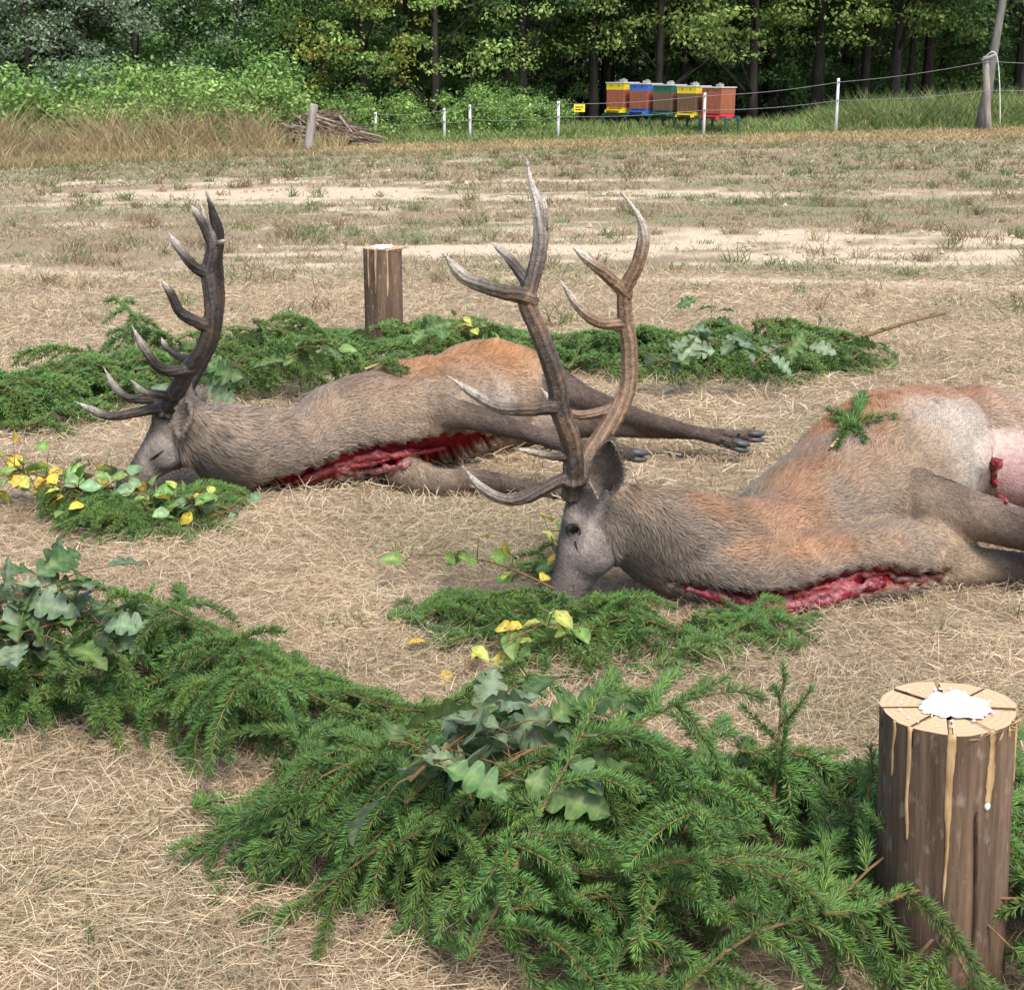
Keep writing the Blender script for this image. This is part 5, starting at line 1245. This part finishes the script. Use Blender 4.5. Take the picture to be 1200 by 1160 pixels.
for i, (cn, bm_, _) in enumerate(specs):
    p = h0 + hdir * (.63 * i); p.z = h0.z - .02 * i
    root = empty('beehive', p, yawh); tag(root, hlabels[i], 'beehive', 'beehives on the green stand')
    hw, hd_ = .235, .235; cm = HM[cn]
    mb = MB(); mb.box((0, 0, .055), (hw, hd_, .055)); mb.build('floor_board', cm, root, False)
    for k in range(9):                                # upright boards of the box
        for (fx_, fy_, rz) in ((1, 0, 0), (-1, 0, 0), (0, 1, 1), (0, -1, 1)):
            off = -hw + .03 + k * (2 * hw - .06) / 8
            mb = MB()
            if rz: mb.box((off, fy_ * hd_ * .985, .29), (hw / 9 - .003, .012, .18))
            else: mb.box((fx_ * hw * .985, off, .29), (.012, hw / 9 - .003, .18))
            mb.build('board', bm_, root, False)
    mb = MB(); mb.box((0, 0, .29), (hw * .965, hd_ * .965, .178)); mb.build('brood_box', bm_, root, False)
    mb = MB(); mb.box((0, 0, .535), (hw + .006, hd_ + .006, .066)); lid = mb.build('lid', cm if cn != 'red' else M_brown1, root, False)
    mb = MB(); mb.box((0, 0, .612), (hw + .022, hd_ + .022, .011)); link('roof_sheet', mb.mesh('roof_sheet', False), M_tin, lid)
    for sx in (-.1, .1): mb = MB(); mb.tube([(sx, -hd_ - .004, .55), (sx, -hd_ - .012, .55)], .016, 8); link('vent_hole', mb.mesh('vent_hole'), M_blk, lid)
    mb = MB(); mb.box((0, -hd_ - .001, .085), (.17, .004, .010)); mb.build('entrance', M_blk, root, False)
    mb = MB(); mb.box((0, -hd_ - .045, .052), (.20, .045, .008)); mb.build('landing_board', cm, root, False)
    for sx in (-.19, .19): mb = MB(); mb.box((sx, -hd_ - .05, .03), (.012, .05, .03)); mb.build('landing_bracket', cm, root, False)
    b = empty('brick', p + Vector((.02, .0, .6235)), yawh + .4 * i); b.name = 'weight_brick'; tag(b, slab[i], 'brick', 'bricks weighing down the hive lids')
    mb = MB(); mb.box((0, 0, .0265), (.075, .045, .026), Matrix.Rotation(.0, 3, 'X')); mb.build('brick_block', M_stone, b, False)
    mb = MB(); mb.box((.01, 0, .064), (.035, .03, .011), Matrix.Rotation(.5, 3, 'Z')); mb.build('brick_chip', M_stone, b, False)
sb_ = h0 + Vector((0, 0, -.02)) - hdir * .35; root = empty('hive_stand', sb_, yawh); tag(root, 'long green steel stand carrying the row of beehives', 'stand')
Ls = .63 * 4 + .7
for sy in (-.22, .22): mb = MB(); mb.box((Ls / 2, sy, -.02), (Ls / 2, .02, .018)); mb.build('rail', M_steel, root, False)
for k in range(6):
    xk = Ls * k / 5
    for sy in (-.22, .22):
        g = sb_ + hdir * xk + Vector((-.69, -.72, 0)) * sy; hgt = sb_.z - gz(g.x, g.y)
        mb = MB(); mb.box((xk, sy, -.04 - hgt / 2), (.018, .018, hgt / 2)); mb.build('leg', M_steel, root, False)
    mb = MB(); mb.box((xk, 0, -.055), (.015, .22, .015)); mb.build('cross_bar', M_steel, root, False)
# empty second stand on the left
e0 = W(612, 150, 34.6); root = empty('empty_stand', e0); tag(root, 'low empty green steel stand beside the hives', 'stand')
e1 = W(712, 153, 33.4) - e0
for sy in (0, .4):
    mb = MB(); mb.tube([(0, sy, 0), tuple(e1 + Vector((0, sy, 0)))], .022, 6); mb.build('rail', M_steel, root)
for t in (.02, .35, .68, .98):
    q = e1 * t; mb = MB(); mb.tube([tuple(q), (q.x, q.y, -.45)], .018, 6); mb.build('leg', M_steel, root)
# brush pile
M_stick = mat_plain('dead_sticks', (.17, .115, .08), rough=.95, var=.5, scale=3)
bp = gp(388, 31.4); root = empty('brush_pile', bp); tag(root, 'heap of dead grey-brown sticks behind the leaning post', 'brush pile')
r_ = random.Random(4); mb = MB()
for i in range(900):
    x_ = r_.uniform(-1.0, .95); top = .66 * (1 - (abs(x_ + .15) / 1.05) ** 1.7); y_ = r_.uniform(-.5, .6); z_ = r_.random() * max(top, .03) * (1 - (y_ / .8) ** 2)
    az = r_.gauss(0, .7); L_ = r_.uniform(.2, .75); d = Vector((math.cos(az), math.sin(az) * .8, r_.gauss(-.18 if x_ > 0 else .18, .25))) * L_ * .5; p = Vector((x_, y_, z_ + .03))
    mb.tube([p - d, p + Vector((0, 0, r_.uniform(-.02, .03))), p + d], [.014 * r_.uniform(.5, 1.4), .012, .006], 4)
o = mb.build('stick_mass', M_stick, root); o['kind'] = 'stuff'
for i in range(26):
    x_ = r_.uniform(-.6, .9); p = Vector((x_, -.45, r_.uniform(.1, .55) * (1 - abs(x_) * .6))); az = r_.gauss(-.15, .4); d = Vector((math.cos(az), .1, math.sin(az) - .25)) * r_.uniform(.25, .55)
    mb = MB(); mb.tube([p - d, p, p + d], [.022, .02, .012], 6); mb.build('stick', M_grey if i % 3 else M_stick, root)

# ================================================================== TREES
def leaf_cloud(cl, per, size, pal, r, flat=.6, upb=.5):
    """cl: list of (x,y,z,radius); returns verts, quads, colours of folded leaf faces"""
    cl = np.array(cl); n = len(cl) * per; ci = np.repeat(np.arange(len(cl)), per)
    d = r.normal(0, 1, (n, 3)); d /= np.linalg.norm(d, axis=1)[:, None]; rad = cl[ci, 3] * r.random(n) ** .45
    P = cl[ci, :3] + d * rad[:, None] * np.array([1, 1, flat])
    nr = d * .6 + r.normal(0, .55, (n, 3)); nr[:, 2] += upb; nr /= np.linalg.norm(nr, axis=1)[:, None]
    ax = np.cross(nr, r.normal(0, 1, (n, 3))); ax /= np.linalg.norm(ax, axis=1)[:, None]; bx = np.cross(nr, ax)
    s = size * r.uniform(.6, 1.3, n)[:, None]
    V = np.stack([P - ax * s * .5, P + bx * s * .30 + nr * s * .08, P + ax * s * .5, P - bx * s * .30 + nr * s * .08], 1).reshape(-1, 3)
    k = (np.arange(n) * 4)[:, None]; Q = np.concatenate([k + np.array([[0, 1, 2]]), k + np.array([[0, 2, 3]])])
    pal = np.array(pal) * 1.6; c = pal[r.integers(0, len(pal), n)] * r.uniform(.7, 1.25, (n, 1)) * (r.uniform(.85, 1.15, len(cl))[ci])[:, None]
    return V, Q, np.repeat(c, 4, 0)
def crown_clumps(r, n, R0, z0, z1, cr, shape=1.0, hollow=.35):
    out = []
    for i in range(n):
        t = r.random(); z = z0 + (z1 - z0) * t
        prof = max(.15, math.sin(math.pi * (.12 + .80 * t)) ** shape)
        a = r.uniform(0, 2 * math.pi); q = R0 * prof * math.sqrt(hollow ** 2 + (1 - hollow ** 2) * r.random())
        out.append((q * math.cos(a), q * math.sin(a), z + r.normal(0, .15), cr * r.uniform(.6, 1.35)))
    return out
def make_tree(seed, H_, R0, z0, rt, ncl, per, lsize, pal, cr=.55, bark=None, shape=.7, lean=(0, 0), flat=.5, hollow=.35, extra=None):
    r = np.random.default_rng(seed); rr = random.Random(seed)
    cl = crown_clumps(r, ncl, R0, z0, H_, cr, shape, hollow)
    if extra: cl += extra
    V, Q, c = leaf_cloud(cl, per, lsize, pal, r, flat)
    cm = np_mesh('crown', V, [Q], c, False); cm.materials.append(M_leaf)
    mb = MB(); th = H_ * .86; ph = rr.uniform(0, 6)
    tp = [Vector((lean[0] * t + .10 * math.sin(t * 5 + ph) * t, lean[1] * t + .08 * math.cos(t * 4 + ph) * t, -.15 + (th + .15) * t)) for t in np.linspace(0, 1, 14)]
    mb.tube(tp, [rt * (1.35 if i == 0 else 1.12 if i == 1 else 1 - .85 * i / 13) for i in range(14)], 10, jit=.1, seed=seed)
    for k in range(min(22, len(cl))):
        x, y, z, q = cl[(k * 7) % len(cl)]; zt = max(.5, z - .35 * math.hypot(x, y) - .2); t = min(.95, zt / th); b = tp[int(t * 13)]
        e = Vector((x, y, z)); m = b.lerp(e, .5) + Vector((0, 0, .12 * (e - b).length))
        w0 = rt * (1 - .8 * t) * .45; mb.tube([b, b.lerp(m, .5) + Vector((0, 0, .05)), m, e], [w0, w0 * .7, w0 * .45, w0 * .15], 6)
    tm = mb.mesh('trunk'); tm.materials.append(bark or M_bark)
    return tm, cm
def place_tree(kind, px, Y, rz, sc, name, label, group=None, x=None, dz=0):
    b = gp(px, Y) if x is None else Vector((x, Y, gz(x, Y))); root = empty(name, b + Vector((0, 0, dz)), rz); root.scale = (sc, sc, sc)
    tag(root, label, 'tree' if 'shrub' not in name and 'bramble' not in name else 'shrub', group)
    for nm, me in zip(('trunk', 'crown'), kind):
        o = bpy.data.objects.new(nm if 'shrub' not in name else {'trunk': 'stem', 'crown': 'foliage'}[nm], me); C.objects.link(o); o.parent = root
    return root
G_grey = [(.13, .185, .105), (.17, .225, .14), (.10, .15, .08), (.22, .27, .18)]
G_mid = [(.085, .16, .045), (.11, .20, .055), (.07, .13, .04)]
G_lt = [(.16, .25, .06), (.20, .28, .07), (.12, .20, .05), (.25, .30, .09)]
G_yel = [(.20, .24, .05), (.34, .31, .06), (.15, .21, .05), (.42, .34, .08)]
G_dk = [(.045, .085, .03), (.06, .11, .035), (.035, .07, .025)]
T_grey = [make_tree(200 + i, 9, 3.0, .75, .10, 190, 100, .085, G_grey, .50, M_bark, .35) for i in range(2)]
T_mid = [make_tree(210 + i, 7, 2.1, .5, .07, 120, 90, .085, G_mid, .48, M_bark, .4) for i in range(2)]
T_yel = make_tree(220, 9, 2.6, 1.3, .12, 130, 90, .085, G_yel, .5, M_bark, .5)
T_lt = [make_tree(230 + i, 10, 3.3, 1.55, .10, 190, 100, .095, G_lt, .55, M_bark, .4, flat=.35) for i in range(2)]
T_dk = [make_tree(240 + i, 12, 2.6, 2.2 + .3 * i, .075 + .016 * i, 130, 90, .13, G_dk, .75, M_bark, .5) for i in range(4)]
T_sh = [make_tree(250 + i, 1.15, 1.2, .12, .02, 50, 60, .09, [(.13, .22, .055), (.17, .27, .07), (.10, .18, .045), (.21, .28, .09)], .34, M_bark, .3, flat=.6) for i in range(3)]
T_un = [make_tree(260 + i, 2.6, 1.1, .3, .025, 45, 60, .09, G_mid, .35, M_bark, .4) for i in range(2)]
rt = random.Random(21)
# grey-green trees on the left
place_tree(T_grey[0], 40, 33.5, .3, 1.0, 'grey_leaved_tree', 'dense grey-green tree rising behind the brambles at the wood corner', 'grey-leaved trees at the wood corner')
place_tree(T_grey[1], 165, 34.5, 1.3, 1.0, 'grey_leaved_tree', 'dense grey-green tree next to the rounded green shrub', 'grey-leaved trees at the wood corner')
place_tree(T_grey[1], -70, 33.0, 2.3, 1.05, 'grey_leaved_tree', 'dense grey-green tree at the end of the tall dry grass', 'grey-leaved trees at the wood corner')
place_tree(T_grey[0], 100, 37.5, 4.3, 1.1, 'grey_leaved_tree', 'dense grey-green tree standing behind the others at the wood corner', 'grey-leaved trees at the wood corner')
place_tree(T_mid[0], 285, 34.5, .5, .95, 'round_green_tree', 'rounded mid-green young tree between grey-leaved and yellowing trees')
place_tree(T_mid[1], 345, 36.0, 1.5, 1.1, 'round_green_tree', 'mid-green young tree behind the brush pile')
place_tree(T_mid[1], 235, 37.0, 3.5, 1.2, 'round_green_tree', 'mid-green young tree half hidden behind the rounded one')
place_tree(T_yel, 428, 35.5, 0.8, 1.0, 'yellowing_tree', 'tree with yellowing leaves above the brush pile')
place_tree(T_lt[0], 512, 34.6, 0.2, .95, 'spreading_green_tree', 'spreading light green tree with a dark straight trunk by two posts')
place_tree(T_lt[1], 880, 36.2, 1.2, 1.12, 'spreading_green_tree', 'light green tree whose low boughs hang over the beehives')
place_tree(T_lt[0], 770, 36.8, 3.0, 1.05, 'spreading_green_tree', 'light green tree with boughs reaching over the blue hive')
place_tree(T_lt[1], 1010, 38.0, 5.0, 1.1, 'spreading_green_tree', 'light green tree behind the lone white post')
for (px, Y, k, sc, lb) in ((478, 37.0, 0, .9, 'dark-trunked wood tree behind the spreading one'), (594, 36.0, 1, .85, 'slim wood tree, thinner of the pair near the empty stand'), (613, 35.2, 2, .95, 'grey-trunked wood tree of the pair near the empty stand'), (695, 36.8, 3, .9, 'slim wood tree behind the yellow warning plate'), (712, 38.5, 0, .9, 'wood tree just behind the far end of the hives'), (800, 40, 1, 1.1, 'stout dark wood tree behind the middle hives'), (955, 37.5, 3, 1.15, 'stout wood tree with forked dark trunk behind the red-based hive'), (1046, 36.5, 2, 1.05, 'wood tree behind the lush fringe grass'), (1062, 39, 1, 1.0, 'wood tree close behind its twin past the lush grass'), (1192, 36.0, 0, 1.0, 'wood tree beyond the stout wooden post')):
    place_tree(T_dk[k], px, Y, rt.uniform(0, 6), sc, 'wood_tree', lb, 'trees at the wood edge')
# leaning pale trunk by the wooden post
tl = make_tree(300, 9, 2.2, 4.2, .10, 60, 70, .10, G_mid, .6, M_barkg, .5, lean=(.9, .2)); place_tree(tl, 1146, 30.6, 0, 1.0, 'leaning_tree', 'slender pale tree leaning over the stout wooden post')
# deeper wood
n_in = 0
for gy in range(6):
    for gx in range(16):
        x_ = -22 + gx * 3.0 + rt.uniform(-1.3, 1.3); y_ = 40.5 + gy * 4.2 + rt.uniform(-1.6, 1.6)
        if x_ < -9 and gy < 1: continue
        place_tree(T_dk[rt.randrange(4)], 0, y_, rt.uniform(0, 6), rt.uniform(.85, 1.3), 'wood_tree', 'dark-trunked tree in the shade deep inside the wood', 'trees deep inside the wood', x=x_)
for i in range(60):
    x_ = rt.uniform(-16, 20); y_ = rt.uniform(36.5, 56)
    place_tree(T_un[i % 2], 0, y_, rt.uniform(0, 6), rt.uniform(.7, 1.3), 'undergrowth_shrub', 'leafy young shrub in the shaded undergrowth of the wood', 'undergrowth shrubs in the wood', x=x_)
# brambles along the left edge
for i in range(26):
    px = rt.uniform(-40, 330); Y = rt.uniform(29.6, 32.8) if px < 250 else rt.uniform(31.8, 33.2)
    place_tree(T_sh[i % 3], px, Y, rt.uniform(0, 6), rt.uniform(.6, 1.3), 'bramble_shrub', 'bright green bramble bush behind the tall dry grass', 'bramble bushes along the wood edge')
for i in range(12):
    px = rt.uniform(330, 640); Y = rt.uniform(33.0, 35.5)
    place_tree(T_sh[i % 3], px, Y, rt.uniform(0, 6), rt.uniform(.55, .9), 'bramble_shrub', 'low green bush at the foot of the wood behind the fence', 'low bushes behind the fence')
# far side of the wood, one mass of leaves
r = np.random.default_rng(77); cl = [(r.uniform(-34, 38), r.uniform(63, 74), 9 * r.random() ** 1.5 - .2, r.uniform(.9, 1.7)) for i in range(2300)]
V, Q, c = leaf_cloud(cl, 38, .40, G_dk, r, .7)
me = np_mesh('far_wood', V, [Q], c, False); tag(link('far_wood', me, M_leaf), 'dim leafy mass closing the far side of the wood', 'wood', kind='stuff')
